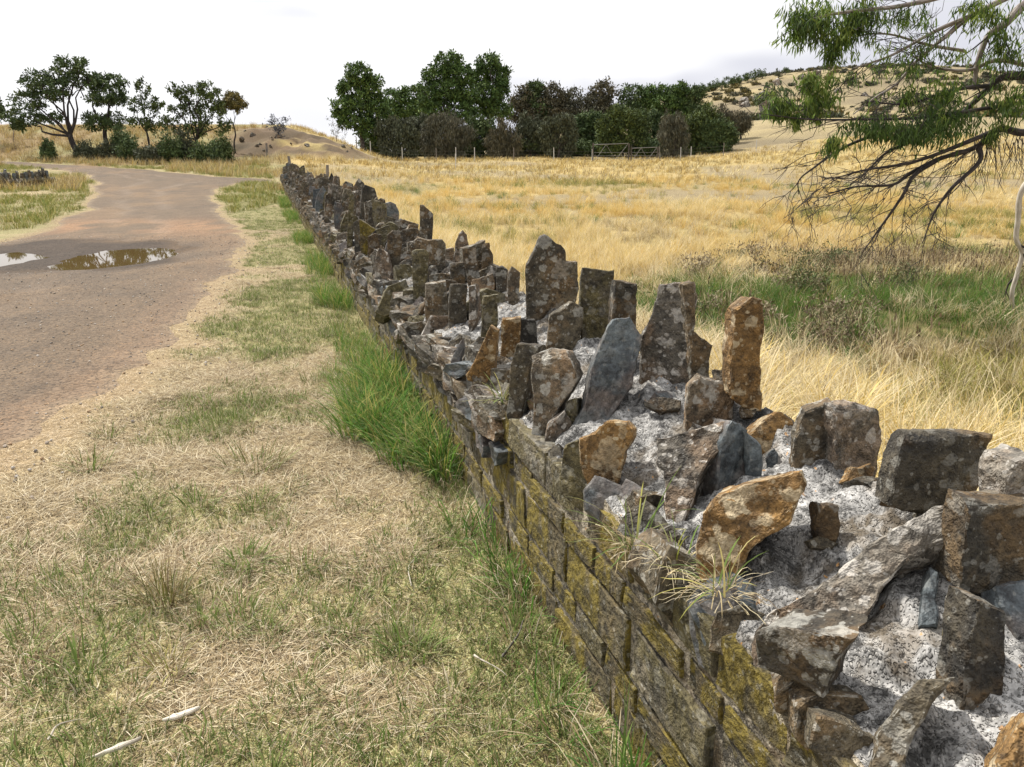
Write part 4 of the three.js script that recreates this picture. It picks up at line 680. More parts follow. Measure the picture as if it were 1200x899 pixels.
[[136, 615, 'on the road side of the largest spiky tuft'], [300, 590, 'between the wide flattened tuft and the broad bladed tuft'], [408, 735, 'midway between the straw tipped tuft and the wall'], [128, 511, 'closest to the edge of the gravel road'], [30, 765, 'on the road side of the straw tipped tuft'], [230, 595, 'next to the wide flattened tuft, towards the road'], [105, 548, 'next to the one closest to the gravel road'], [270, 735, 'beside the straw tipped tuft, towards the wall'], [480, 765, 'in front of the bent grey twig'], [350, 668, 'beside the broad bladed dark green tuft'], [520, 830, 'in the dead straw closest to the mossy wall face'], [95, 790, 'beside the thin pale twig and the bark strips']].forEach(([x, y, where], i) => tuftThing('grass_tuft', 'small green grass tuft ' + where, x, y, smallTuft[i % 3], { group: 'small tufts on the verge', s: 0.8 + 0.5 * hash3(i, 2, 3) }));
// weeds rooted in the wall
const wallWeed = (px, py, label, o, q = 0.02) => { const p = hitQ(px, py, q); return tuftThing('wall_grass', label, px, py, [['green_blades', tuft({ n: o.g, len: [0.08, o.l], r: 0.03, w: 0.0035, lean: [10, 75], droop: 1.2, pal: PAL.green, pal2: PAL.yellowgreen, share: 0.4, seed: px, seg: 5 })], ['dry_blades', tuft({ n: o.y, len: [0.06, o.l * 0.9], r: 0.05, w: 0.0022, lean: [20, 125], droop: 3.2, pal: PAL.straw, pal2: PAL.pale, share: 0.25, seed: px + 1, seg: 6 })]], { pos: p }); };
wallWeed(742, 640, 'grass with dead stalks sprouting below the mottled grey rock of the wall', { g: 34, y: 80, l: 0.25 }, -0.015);
wallWeed(845, 690, 'dead grass clump hanging under the large orange rock of the wall', { g: 16, y: 60, l: 0.18 }, -0.015);
wallWeed(792, 660, 'small dry grass between the mottled rock and the orange rock', { g: 14, y: 60, l: 0.18 }, -0.015);
wallWeed(588, 470, 'little green grass tuft in the wall beside the grey leaning slab', { g: 34, y: 14, l: 0.2 }, -0.02);
// the big weeping tussock behind the wall, and its neighbours
{ const tg = (n, s, l, p) => tuft({ n, len: [l * 0.6, l], r: 0.18, w: 0.005, lean: [2, 45], droop: 1.7, pal: p, pal2: PAL.pale, share: 0.35, seed: s, seg: 6, dir: 2.7 });
  for (const [x, d, l, label, seed] of [[2.75, 4.55, 0.95, 'largest weeping golden grass tussock behind the dark square standing stone', 601], [2.05, 4.7, 0.8, 'golden tussock behind the pale lichened standing stone of the wall', 602], [3.5, 5.3, 0.85, 'golden tussock beside the largest tussock, towards the dead gum limb', 603], [1.75, 5.6, 0.7, 'golden tussock behind the orange pillar stone', 604]]) {
    const m = top(new THREE.Group(), 'grass_tussock', label, 'tussock', { group: 'golden tussocks behind the wall' }); m.position.copy(V(x, d, H(x, d) - 0.02)); part(m, 'blades', tg(420, seed, l, PAL.gold), M.grass); part(m, 'stems', tuft({ n: 40, len: [l * 0.9, l * 1.25], r: 0.15, w: 0.004, lean: [2, 30], droop: 0.8, pal: PAL.pale, seed: seed + 50, seg: 4, dir: 2.7 }), M.grass); shadows(m); } }
// ---------------------------------------------------------------- fallen bark and twigs on the verge
function barkStrip(px0, py0, px1, py1, label, w) {
  const a = groundHit(px0, py0), b = groundHit(px1, py1), L = Math.hypot(b[0] - a[0], b[1] - a[1]), P = [], r = rng(px0 + 3); for (let k = 0; k <= 7; k++) P.push([L * k / 7, -w * (0.35 + 0.5 * r()) * Math.sin(0.35 + 2.5 * k / 7)]); for (let k = 7; k >= 0; k--) P.push([L * k / 7, w * (0.3 + 0.6 * r()) * Math.sin(0.35 + 2.5 * k / 7)]);
  const m = new THREE.Mesh(slabGeo(P, 0.012, px0, { edge: 0.02, bevel: 0.003, big: 0.006, rough: 0.003, chips: 0 }), M.paleBark); top(m, 'bark_strip', label, 'bark'); m.position.copy(V(a[0], a[1], H(...a) + 0.03)); m.rotation.set(-Math.PI / 2, 0, Math.atan2(b[1] - a[1], b[0] - a[0]), 'XYZ'); return shadows(m);
}
function strip(px0, py0, px1, py1, label, w, name = 'twig', mat = M.paleBark) {
  const a = groundHit(px0, py0), b = groundHit(px1, py1), pts = [], r = rng(px0); for (let k = 0; k <= 8; k++) { const t = k / 8, x = lerp(a[0], b[0], t) + 0.012 * Math.sin(t * 5 + px0), d = lerp(a[1], b[1], t); pts.push(V(x, d, H(x, d) + w * 0.4 + 0.012 + 0.012 * Math.sin(t * 3.1)).sub(V(a[0], a[1], H(...a)))); }
  const m = new THREE.Mesh(tube(pts, w, w * 0.35, 5, r() * 9), mat); top(m, name, label, 'debris'); m.position.copy(V(a[0], a[1], H(...a))); return shadows(m);
}
barkStrip(190, 853, 236, 835, 'flat pale bark strip lying below the largest spiky tuft', 0.016);
barkStrip(105, 899, 168, 880, 'long broken pale bark strip beside the small tuft at the verge', 0.014);
strip(52, 872, 92, 848, 'thin pale twig pointing at the flat bark strip', 0.004, 'twig');
strip(590, 775, 618, 730, 'bent grey twig in the dead straw beside the wall', 0.005, 'twig', M.bark);
strip(556, 772, 590, 797, 'short pale twig in the straw beside the bent grey twig', 0.004, 'twig');
strip(480, 690, 486, 655, 'upright leaning straw coloured twig on the verge', 0.003, 'twig');
{ // loose stones on the road and its shoulder
  const g = [1, 2].map((k) => { const i = new THREE.IcosahedronGeometry(1, 0), p = i.attributes.position; for (let n = 0; n < p.count; n++) { const x = p.getX(n), y = p.getY(n), z = p.getZ(n), s = 1 + 0.35 * vn(x * 2 + k * 5, y * 2, z * 2); p.setXYZ(n, x * s * 1.2, y * s * 0.7, z * s); } i.computeVertexNormals(); return i; });
  const L = scatter(881, -10, -1.8, 2.5, 16, 110, (x, d, r) => { const e = roadIn(x, d); return e > -0.5 && wetness(x, d) < 0.3 && r() < (e < 0.3 ? 0.9 : 0.55) ? 0.003 + 0.009 * r() ** 3 : 0; });
  const tones = [[0.3, 0.25, 0.2], [0.16, 0.14, 0.12], [0.42, 0.38, 0.33], [0.33, 0.22, 0.13]], mat = stdMat({ roughness: 0.9 }), C3 = new THREE.Color();
  g.forEach((q, k) => { const A = L.filter((_, i) => i % 2 === k), m = new THREE.InstancedMesh(q, mat, A.length), r = rng(k + 3); A.forEach(([x, d, s], i) => { E.set(r() * 0.5, r() * 6.28, 0); Q.setFromEuler(E); SC.set(s, s, s); M4.compose(V(x, d, H0(x, d) + 0.006), Q, SC); m.setMatrixAt(i, M4); m.setColorAt(i, C3.setRGB(...tones[Math.floor(r() * 4)])); }); top(m, 'loose_gravel', 'loose small stones on the gravel road and its shoulder', 'gravel', { kind: 'stuff' }); shadows(m); });
}

// ---------------------------------------------------------------- trees and shrubs
const LEAF = {
  gum: [[0.06, 0.11, 0.022], [0.085, 0.145, 0.028], [0.045, 0.08, 0.02], [0.11, 0.165, 0.035]],
  wattle: [[0.055, 0.09, 0.026], [0.08, 0.12, 0.034], [0.04, 0.065, 0.022], [0.105, 0.14, 0.045]],
  oak: [[0.085, 0.084, 0.052], [0.11, 0.104, 0.064], [0.066, 0.067, 0.042], [0.13, 0.12, 0.076]],
  oakgreen: [[0.07, 0.08, 0.04], [0.095, 0.102, 0.055], [0.055, 0.062, 0.034]],
  brown: [[0.1, 0.088, 0.045], [0.078, 0.07, 0.038], [0.125, 0.105, 0.055], [0.06, 0.058, 0.034]],
  bright: [[0.06, 0.088, 0.02], [0.08, 0.11, 0.022], [0.045, 0.068, 0.02], [0.1, 0.13, 0.028]],
  yellow: [[0.15, 0.12, 0.03], [0.11, 0.1, 0.03], [0.18, 0.14, 0.04]],
  bluegrey: [[0.1, 0.11, 0.13], [0.075, 0.085, 0.1], [0.13, 0.14, 0.16]],
  near: [[0.11, 0.18, 0.03], [0.16, 0.24, 0.04], [0.08, 0.135, 0.028], [0.22, 0.28, 0.06], [0.055, 0.09, 0.026]],
};
class Leaves {
  constructor(seed) { this.p = []; this.c = []; this.i = []; this.R = rng(seed); }
  leaf(x, y, z, L, W, hang, c) {
    const R = this.R, az = R() * 6.283, el = hang ? -1.57 + (R() - 0.5) * 1.9 : (R() - 0.5) * 2.6, dx = Math.cos(el) * Math.cos(az), dy = Math.sin(el), dz = Math.cos(el) * Math.sin(az);
    let sx = R() - 0.5, sy = (R() - 0.5) * 0.8, sz = R() - 0.5; const dt = sx * dx + sy * dy + sz * dz; sx -= dt * dx; sy -= dt * dy; sz -= dt * dz; const sl = 1 / (Math.hypot(sx, sy, sz) || 1); sx *= sl; sy *= sl; sz *= sl;
    const l = L * (0.6 + 0.8 * R()), w = W * (0.6 + 0.8 * R()) / 2, b = this.p.length / 3, br = 0.75 + 0.5 * R();
    this.p.push(x, y, z, x + dx * l * 0.45 + sx * w, y + dy * l * 0.45 + sy * w, z + dz * l * 0.45 + sz * w, x + dx * l, y + dy * l, z + dz * l, x + dx * l * 0.45 - sx * w, y + dy * l * 0.45 - sy * w, z + dz * l * 0.45 - sz * w);
    for (let k = 0; k < 4; k++) this.c.push(c[0] * br, c[1] * br, c[2] * br); this.i.push(b, b + 1, b + 2, b, b + 2, b + 3);
  }
  clump(cx, cy, cz, rx, ry, rz, n, L, W, pal, { hang = false, per = 26, tight = 0.24, shell = 0.55 } = {}) {
    const R = this.R, m = Math.max(1, Math.round(n / per));
    for (let k = 0; k < m; k++) {
      const u = R() * 2 - 1, a = R() * 6.283, q = Math.sqrt(1 - u * u), rr = shell + (1 - shell) * R(), X = cx + rx * rr * q * Math.cos(a), Y = cy + ry * rr * u, Z = cz + rz * rr * q * Math.sin(a), t = tight * (0.6 + 0.8 * R()), tone = pal[Math.floor(R() * pal.length)];
      for (let e = 0; e < per; e++) { const g = () => (R() + R() + R() - 1.5) * 1.2; this.leaf(X + g() * t * rx, Y + g() * t * ry * 0.8, Z + g() * t * rz, L, W, hang, R() < 0.7 ? tone : pal[Math.floor(R() * pal.length)]); }
    }
  }
  geo() { const g = new THREE.BufferGeometry(); g.setAttribute('position', new THREE.Float32BufferAttribute(this.p, 3)); g.setAttribute('color', new THREE.Float32BufferAttribute(this.c, 3)); g.setIndex(this.i); g.computeVertexNormals(); return g; }
}
function bend(a, b, R, k = 0.12, n = 5) { const l = a.distanceTo(b), o = []; const j = () => (R() - 0.5) * k * l; const m1 = a.clone().lerp(b, 0.35).add(new THREE.Vector3(j(), j() * 0.5, j())), m2 = a.clone().lerp(b, 0.7).add(new THREE.Vector3(j(), j() * 0.5, j())); const c = new THREE.CatmullRomCurve3([a, m1, m2, b]); for (let i = 0; i <= n; i++) o.push(c.getPoint(i / n)); return o; }
// crown blobs are given by where they show in the photograph, at the distance d of the tree's foot: [px, py, half width px, half height px]
function treeAt(name, label, category, { foot, d, blobs, pal, n = 2600, L = 0.3, W = 0.12, hang = false, bark = M.bark, r = 0.16, fork = 0.3, tight, shell, group, seed, per, low = false, wobble = 0.35, dens = 2.1 }) {
  const R = rng(seed), pxm = (px) => (px - 600) / (FOC * CP + 280 * SP) * d, m = d / 939, x0 = pxm(foot), y0 = H(x0, d), T = top(new THREE.Group(), name, label, category, group ? { group } : {});
  T.position.copy(V(x0, d, y0));
  const B = blobs.map(([px, py, rx, ry]) => { const ry_ = ray(px, py), t = d / ry_.d; return { x: t * ry_.x - x0, y: EYE + t * ry_.y - y0, z: (R() - 0.5) * wobble * rx * m * 2, rx: rx * m, ry: ry * m }; });
  n *= dens; if (low) { const dn = Math.min(...B.map((b) => b.y - b.ry * 0.85)); if (dn > 0) B.forEach((b) => { b.y -= dn * (b.y > dn * 3 ? 0.5 : 0.85); b.ry += dn * 0.4; }); } const area = B.reduce((s, b) => s + b.rx * b.ry, 0), lv = new Leaves(seed + 1), wood = [];
  const topY = Math.max(...B.map((b) => b.y)), forkP = new THREE.Vector3(B.reduce((s, b) => s + b.x, 0) / B.length * 0.4, Math.max(0.25, topY * fork), 0);
  wood.push(tube(bend(new THREE.Vector3(0, -0.15, 0), forkP, R, 0.15), r, r * 0.75, 7, R() * 9));
  for (const b of B) {
    const c = new THREE.Vector3(b.x, b.y, b.z); if (!low || b.y > forkP.y) wood.push(tube(bend(forkP.clone().multiplyScalar(0.9 + 0.1 * R()), c, R, 0.3), r * 0.42, r * 0.1, 5, R() * 9));
    for (let k = 0; k < 4; k++) wood.push(tube(bend(c.clone().lerp(forkP, 0.35 * R()), new THREE.Vector3(b.x + (R() - 0.5) * 1.5 * b.rx, b.y + (R() - 0.2) * b.ry, b.z + (R() - 0.5) * 1.5 * b.rx), R, 0.3, 3), r * 0.2, r * 0.05, 4, R() * 9));
    lv.clump(b.x, b.y, b.z, b.rx, b.ry, b.rx * 0.9, n * b.rx * b.ry / area, L, W, pal, { hang, tight, shell, per });
  }
  part(T, 'trunk', mergeGeometries(wood), bark); part(T, 'crown', lv.geo(), M.farLeaf); return shadows(T);
}
const crownBlobs = (px, py, rx, ry, s) => { const R = rng(s), o = []; for (let k = 0; k < 11; k++) { const a = -0.4 + 3.9 * (k + R() * 0.8) / 11 + Math.PI, q = 0.45 + 0.4 * R(); o.push([px + Math.cos(a) * rx * q, py + Math.sin(a) * ry * q * 0.95 + 3, rx * (0.26 + 0.24 * R()), ry * (0.24 + 0.22 * R())]); } o.push([px, py + ry * 0.15, rx * 0.6, ry * 0.6], [px - rx * 0.4, py + ry * 0.75, rx * 0.5, ry * 0.5], [px + rx * 0.4, py + ry * 0.75, rx * 0.5, ry * 0.5]); return o; };
const gumBelt = 'trees of the dark belt beyond the paddock fence';
// --- left, beyond the road
treeAt('wattle_tree', 'widest spreading dark tree with forked trunk on the rise beyond the road', 'tree', { foot: 92, d: 62, r: 0.24, fork: 0.24, dens: 1.5, seed: 11, n: 5200, L: 0.26, W: 0.1, pal: LEAF.wattle, bark: M.darkBark, tight: 0.22, blobs: [[48, 95, 20, 12], [75, 80, 18, 13], [95, 78, 10, 10], [38, 118, 20, 12], [62, 106, 22, 11], [84, 96, 18, 8], [35, 138, 22, 9], [104, 94, 10, 8], [22, 146, 14, 7], [60, 138, 14, 6]] });
treeAt('wattle_tree', 'dense rounded dark tree next to the widest spreading tree', 'tree', { foot: 122, d: 63, r: 0.2, fork: 0.35, dens: 1.5, seed: 12, n: 3600, L: 0.26, W: 0.1, pal: LEAF.wattle, bark: M.darkBark, blobs: [[112, 95, 12, 9], [130, 98, 15, 10], [122, 113, 19, 11], [138, 112, 9, 11], [112, 142, 16, 11], [132, 142, 13, 11]] });
treeAt('gum_tree', 'slender sparse young tree between the dense tree and the twin topped tree', 'tree', { foot: 171, d: 62, r: 0.09, fork: 0.4, dens: 1.5, seed: 13, n: 1300, L: 0.24, W: 0.1, pal: LEAF.bright, bark: M.darkBark, tight: 0.3, blobs: [[167, 104, 8, 11], [160, 122, 9, 9], [174, 126, 11, 12], [183, 122, 9, 8], [164, 142, 14, 9], [180, 146, 10, 8]] });
treeAt('gum_tree', 'twin topped sparse tree rising from dark shrubs beyond the road', 'tree', { foot: 228, d: 60, r: 0.16, fork: 0.3, dens: 1.5, seed: 14, n: 2800, L: 0.24, W: 0.1, pal: LEAF.bright, bark: M.darkBark, tight: 0.26, blobs: [[205, 106, 8, 9], [218, 112, 10, 15], [232, 106, 9, 10], [247, 108, 12, 13], [212, 132, 13, 9], [236, 130, 14, 12], [255, 128, 10, 13], [200, 144, 12, 9], [262, 146, 10, 10], [232, 150, 16, 10]] });
treeAt('wattle_tree', 'small thin tree with yellowish umbrella crown on the grassy bank', 'tree', { foot: 275, d: 64, r: 0.07, fork: 0.55, seed: 15, n: 1100, L: 0.24, W: 0.1, pal: LEAF.yellow, bark: M.darkBark, blobs: [[271, 117, 13, 9], [280, 124, 9, 7], [263, 126, 8, 6]] });
treeAt('wattle_tree', 'far dark tree cut by the edge, beyond the widest spreading tree', 'tree', { foot: -6, d: 66, r: 0.1, fork: 0.4, seed: 16, n: 900, L: 0.26, W: 0.1, pal: LEAF.wattle, blobs: [[-4, 128, 9, 12], [-12, 120, 12, 12]] });
treeAt('gum_tree', 'very thin leafless sapling beside the widest spreading tree', 'tree', { foot: 17, d: 66, r: 0.04, fork: 0.5, seed: 17, n: 90, L: 0.2, W: 0.08, pal: LEAF.wattle, bark: M.gumBark, blobs: [[12, 126, 5, 6], [18, 134, 5, 8]] });
for (const [px, py, rx, ry, d, s, pal, label] of [[150, 163, 14, 13, 58, 31, 'wattle', 'dark rounded shrub under the slender sparse tree'], [198, 166, 17, 16, 57, 32, 'wattle', 'largest dark shrub under the twin topped tree'], [241, 172, 19, 12, 56, 33, 'wattle', 'dark green shrub under the twin topped tree, on the bank side'], [54, 165, 8, 9, 58, 34, 'wattle', 'small dark bush under the widest spreading tree'], [172, 172, 14, 8, 56, 35, 'oakgreen', 'low dull green shrub between the dark shrubs beyond the road'], [122, 166, 12, 8, 59, 36, 'oakgreen', 'low shrub beneath the dense rounded tree'], [215, 158, 13, 16, 58, 38, 'oakgreen', 'grey green shrub behind the largest dark shrub'], [140, 150, 12, 16, 60, 39, 'wattle', 'upright dark shrub between the dense rounded tree and the slender sparse tree'], [98, 168, 12, 8, 59, 40, 'oakgreen', 'low dull shrub against the trunk of the widest spreading tree'], [258, 164, 13, 14, 57, 43, 'bright', 'brighter green shrub under the twin topped tree, next to the bank']])
  treeAt('shrub', label, 'shrub', { low: true, foot: px, d, r: 0.06, fork: 0.15, seed: s, n: 2000, L: 0.22, W: 0.07, pal: LEAF[pal], blobs: [[px, py, rx, ry], [px - rx * 0.4, py + ry * 0.35, rx * 0.7, ry * 0.6], [px + rx * 0.4, py + ry * 0.35, rx * 0.7, ry * 0.6]], shell: 0.3 });
treeAt('shrub', 'small blue grey half bare bush on the brown earth bank', 'shrub', { foot: 327, d: 68, r: 0.07, fork: 0.3, seed: 41, n: 420, L: 0.2, W: 0.06, pal: LEAF.bluegrey, bark: M.bark, blobs: [[327, 145, 13, 9], [327, 155, 8, 8]] });
treeAt('shrub', 'pale dead shrub at the end of the brown earth bank', 'shrub', { foot: 394, d: 74, r: 0.06, fork: 0.3, seed: 42, n: 120, L: 0.2, W: 0.04, pal: LEAF.oak, bark: M.gumBark, blobs: [[390, 146, 9, 10], [398, 155, 8, 10]] });
// --- the belt of trees
const belt = (name, label, o) => treeAt(name, label, 'tree', { group: gumBelt, ...o });
belt('gum_tree', 'tall gum tree standing apart at the earth bank end of the belt', { foot: 425, d: 84, r: 0.24, fork: 0.4, seed: 51, n: 6200, L: 0.34, W: 0.16, pal: LEAF.gum, tight: 0.2, blobs: [[421, 88, 17, 14], [410, 104, 15, 13], [434, 102, 16, 14], [403, 125, 13, 14], [425, 122, 18, 12], [441, 128, 16, 16], [415, 143, 18, 9], [436, 152, 20, 12], [400, 136, 9, 8]] });
belt('gum_tree', 'tallest broad gum tree in the belt', { foot: 526, d: 96, r: 0.3, fork: 0.4, seed: 52, n: 7000, L: 0.36, W: 0.17, pal: LEAF.gum, tight: 0.2, blobs: [[525, 74, 16, 13], [510, 90, 15, 14], [540, 88, 15, 14], [503, 112, 14, 14], [525, 106, 18, 14], [545, 110, 15, 16], [515, 130, 22, 12], [542, 132, 18, 12]] });
belt('gum_tree', 'tall rounded gum tree against the tallest broad gum', { foot: 574, d: 99, r: 0.26, fork: 0.45, seed: 53, n: 5200, L: 0.36, W: 0.17, pal: LEAF.gum, tight: 0.2, blobs: [[573, 76, 15, 12], [585, 88, 12, 12], [562, 92, 13, 14], [588, 106, 10, 12], [570, 112, 18, 15], [580, 130, 20, 12]] });
[[462, 116, 14, 11, 'gum'], [482, 112, 14, 12, 'gum'], [497, 118, 10, 14, 'gum'], [628, 104, 12, 9, 'wattle'], [650, 112, 16, 13, 'brown'], [612, 116, 14, 14, 'brown'], [636, 126, 22, 14, 'brown'], [672, 118, 15, 14, 'oak'], [706, 108, 16, 14, 'brown'], [692, 126, 22, 14, 'oak'], [782, 108, 14, 9, 'gum'], [798, 106, 10, 9, 'gum'], [815, 110, 11, 9, 'wattle'], [760, 112, 12, 12, 'gum'], [740, 112, 16, 14, 'wattle']].forEach(([px, py, rx, ry, pal], i) => belt(pal === 'gum' ? 'gum_tree' : 'wattle_tree', `${{ gum: 'green gum', wattle: 'dark wattle', brown: 'brown tinged she oak', oak: 'grey brown she oak' }[pal]} crown behind the belt, ${['next to the tall gum standing apart', 'between the tall gum standing apart and the tallest gum', 'tucked against the tallest broad gum', 'with a flat top beside the tall rounded gum', 'over the dull green bushy tree', 'right against the tall rounded gum', 'over the green brown bushy tree', 'over the dark tree behind the taller gate', 'over the taller gate', 'low over the taller gate', 'over the grey weeping dome', 'beside the tall yellow green tree', 'over the tall yellow green tree', 'over the broad fresh green tree', 'over the lower gate'][i]}`, { foot: px, d: 108, r: 0.2, fork: 0.5, seed: 700 + i, n: 2200, L: 0.36, W: 0.17, pal: LEAF[pal], blobs: [[px, py, rx, ry], [px - 5, py + 14, rx * 1.1, ry], [px + 6, py + 24, rx * 1.2, ry]] }));
[[468, 152, 24, 22, 'oakgreen', 83, 'grey green dome shaped she oak beside the tall gum'], [522, 152, 32, 24, 'oak', 84, 'largest grey brown dome shaped she oak of the belt'], [492, 150, 20, 22, 'oakgreen', 88, 'olive dome shaped she oak between the larger domes'], [562, 152, 20, 20, 'wattle', 86, 'dark bushy tree under the tall rounded gum'], [590, 150, 20, 18, 'brown', 84, 'light brown drooping she oak in the belt'], [622, 152, 20, 24, 'oakgreen', 87, 'green brown bushy she oak behind the fence'], [655, 152, 22, 24, 'oakgreen', 85, 'dull green bushy tree near the gates'], [692, 150, 24, 22, 'wattle', 90, 'dark green bushy tree behind the gates'], [730, 142, 34, 26, 'bright', 86, 'broad fresh green tree behind the gates'], [762, 150, 18, 24, 'wattle', 92, 'dark tree beside the broad fresh green tree'], [790, 150, 20, 24, 'oak', 82, 'grey weeping she oak dome next to the yellow green tree'], [826, 136, 28, 22, 'bright', 86, 'tall yellow green dense tree at the hill end of the belt'], [838, 156, 22, 20, 'wattle', 85, 'dark dense tree under the yellow green tree'], [853, 132, 14, 18, 'brown', 92, 'brown tinged she oak at the hill end of the belt'], [868, 142, 12, 12, 'brown', 95, 'small brown she oak with bare trunk at the end of the belt']].forEach(([px, py, rx, ry, pal, d, label], i) => belt('she_oak_tree', label, { low: i !== 14, foot: px, d, r: 0.16, fork: 0.2, seed: 800 + i, n: 5200 * rx / 25, L: pal === 'oak' || pal === 'brown' ? 0.42 : 0.32, W: pal === 'oak' || pal === 'brown' ? 0.06 : 0.12, hang: pal === 'oak' || pal === 'oakgreen' || pal === 'brown', pal: LEAF[pal], shell: 0.5, tight: 0.26, blobs: i === 14 ? [[px, py, rx, ry]] : crownBlobs(px, py, rx, ry, 850 + i) }));
[[440, 168, 14, 12], [505, 172, 22, 9], [548, 172, 22, 10], [608, 172, 22, 9], [645, 172, 22, 9], [680, 172, 22, 9], [715, 170, 22, 9], [755, 170, 20, 9], [815, 172, 22, 8]].forEach(([px, py, rx, ry], i) => belt('shrub', 'low dark undergrowth shrub ' + ['at the foot of the tall gum standing apart', 'between the olive and the largest domes', 'beside the largest grey brown dome', 'under the light brown drooping she oak', 'under the dull green bushy tree', 'behind the post of the taller gate', 'behind the two metal gates', 'behind the end of the lower gate', 'under the tall yellow green tree'][i], { low: true, foot: px, d: 88, r: 0.05, fork: 0.2, seed: 900 + i, n: 2200, L: 0.34, W: 0.12, pal: LEAF.wattle, shell: 0.3, blobs: [[px, py, rx, ry], [px - 8, py + 3, rx, ry], [px + 8, py + 2, rx, ry]] }));
// --- trees and bushes of the hill, standing where the photograph's line of sight meets it
const hillTree = (px, py, rpx, pal, label, s, group = 'bushes on the rocky hill') => { const [x, d] = groundHit(px, py), m = d / 939, T = top(new THREE.Group(), 'hill_tree', label, 'tree', { group }); T.position.copy(V(x, d, H(x, d))); const lv = new Leaves(s), r = rpx * m; lv.clump(0, r * 0.9, 0, r, r * 0.85, r, 620, r * 0.22, r * 0.1, LEAF[pal], { shell: 0.4 }); part(T, 'trunk', tube([new THREE.Vector3(0, -0.3, 0), new THREE.Vector3(0.1 * r, r * 0.9, 0)], r * 0.1, r * 0.05, 5, s), M.darkBark); part(T, 'crown', lv.geo(), M.farLeaf); shadows(T); };
[[838, 106, 7], [846, 105, 6], [853, 102, 7], [861, 100, 7], [868, 98, 6], [876, 97, 7], [884, 94, 7], [893, 92, 6], [830, 108, 6], [822, 111, 7], [813, 113, 7]].forEach(([x, y, r], i) => hillTree(x, y, r, 'wattle', 'dark round tree in the row along the flank of the hill', 1000 + i, 'trees along the flank of the hill'));
[[912, 92, 6], [920, 88, 5], [926, 80, 4], [932, 81, 4], [905, 118, 9], [918, 112, 6], [940, 112, 9], [998, 100, 9], [1030, 92, 9], [1050, 92, 7], [1075, 95, 7], [985, 78, 3], [1015, 80, 4], [892, 128, 12], [1022, 128, 8], [1050, 125, 7], [1080, 128, 8], [1110, 118, 9], [960, 125, 5], [900, 105, 5], [1140, 105, 8], [1165, 110, 9]].forEach(([x, y, r], i) => hillTree(x, y, r, i % 3 ? 'wattle' : 'oakgreen', 'dark bush scattered on the straw coloured rocky hill', 1100 + i));
{ // low scrub and tussocks over the hill
  const g = [1, 2, 3].map((k) => { const lv = new Leaves(1300 + k); for (let e = 0; e < 5; e++) lv.clump((lv.R() - 0.5) * 1.6, 0.3, (lv.R() - 0.5) * 1.6, 0.7, 0.4, 0.7, 60, 0.5, 0.2, k === 1 ? LEAF.oakgreen : k === 2 ? LEAF.oak : LEAF.yellow, { shell: 0.3, per: 20 }); return lv.geo(); });
  const L = scatter(1305, 20, 300, 120, 400, 0.03, (x, d, r) => (fbm(x * 0.04, 6, d * 0.04, 3) + 0.25 * (r() - 0.5) > 0.02 && x < 0.75 * d ? 0.5 + 1.4 * r() ** 2 : 0)); strew('hill_scrub', 'low dull scrub and tussocks over the dry hill', g, L, M.farLeaf);
}
{ // bushy weeds in and along the gully
  const wp_ = [[[0.15, 0.105, 0.06], [0.2, 0.15, 0.085], [0.11, 0.08, 0.05], [0.09, 0.1, 0.035]], [[0.07, 0.1, 0.03], [0.1, 0.13, 0.04], [0.05, 0.07, 0.025], [0.16, 0.13, 0.06]], [[0.24, 0.19, 0.11], [0.16, 0.12, 0.07], [0.3, 0.25, 0.16]]];
  const g = wp_.map((p, k) => { const lv = new Leaves(1500 + k); for (let e = 0; e < 7; e++) lv.clump((lv.R() - 0.5) * 0.5, 0.1 + 0.22 * lv.R(), (lv.R() - 0.5) * 0.5, 0.2, 0.16, 0.2, 90, 0.055, 0.014, p, { shell: 0.1, per: 15, tight: 0.4 }); return lv.geo(); });
  const L = scatter(1505, 1.5, 15, 8, 20, 4, (x, d, r) => { const [a, w] = fieldKind(x, d), n = vn(x * 0.7, 4, d * 0.7) + 0.5 * vn(x * 1.9, 6, d * 1.9); return inView(x, d) && beyond(x, d) && n > 0.15 && r() < w + 0.15 * a + 0.03 ? 0.6 + 0.8 * r() : 0; }); strew('gully_weeds', 'bushy brown and olive weeds along the gully', g, L, M.farLeaf);
}
{ // rocks on the brown cutting
  const r = rng(32); for (let k = 0; k < 16; k++) { const x = -23 + 10 * r(), d = 63 + 7 * r(), m = new THREE.Mesh(protoLump[Math.floor(r() * 8)], k % 2 ? M.tan : M.brown); top(m, 'bank_rock', 'weathered rock lying in the bare brown earth bank', 'rock', { group: 'rocks in the earth bank' }); m.position.copy(V(x, d, H(x, d) + 0.05)); m.scale.setScalar(1 + 1.6 * r()); m.rotation.set(r() * 2, r() * 6, r()); shadows(m); }
}
{ // rock outcrops
  const r = rng(31); for (const [px, py, k] of [[884, 118, 3], [890, 110, 2.4], [897, 122, 3.2], [878, 125, 2.4], [908, 100, 2], [942, 92, 2], [962, 86, 2.4], [974, 82, 2], [900, 132, 2.4], [870, 122, 2], [952, 100, 2], [1010, 112, 2.4], [985, 108, 2]]) { const [x, d] = groundHit(px, py), m = new THREE.Mesh(protoLump[Math.floor(r() * 8)], M.pale); top(m, 'rock_outcrop', 'weathered grey rock outcrop on the slope of the hill', 'rock', { group: 'outcrops on the hill' }); m.position.copy(V(x, d, H(x, d) + 0.3)); m.scale.setScalar(k * 7); m.rotation.set(r() * 2, r() * 6, r()); shadows(m); }
}
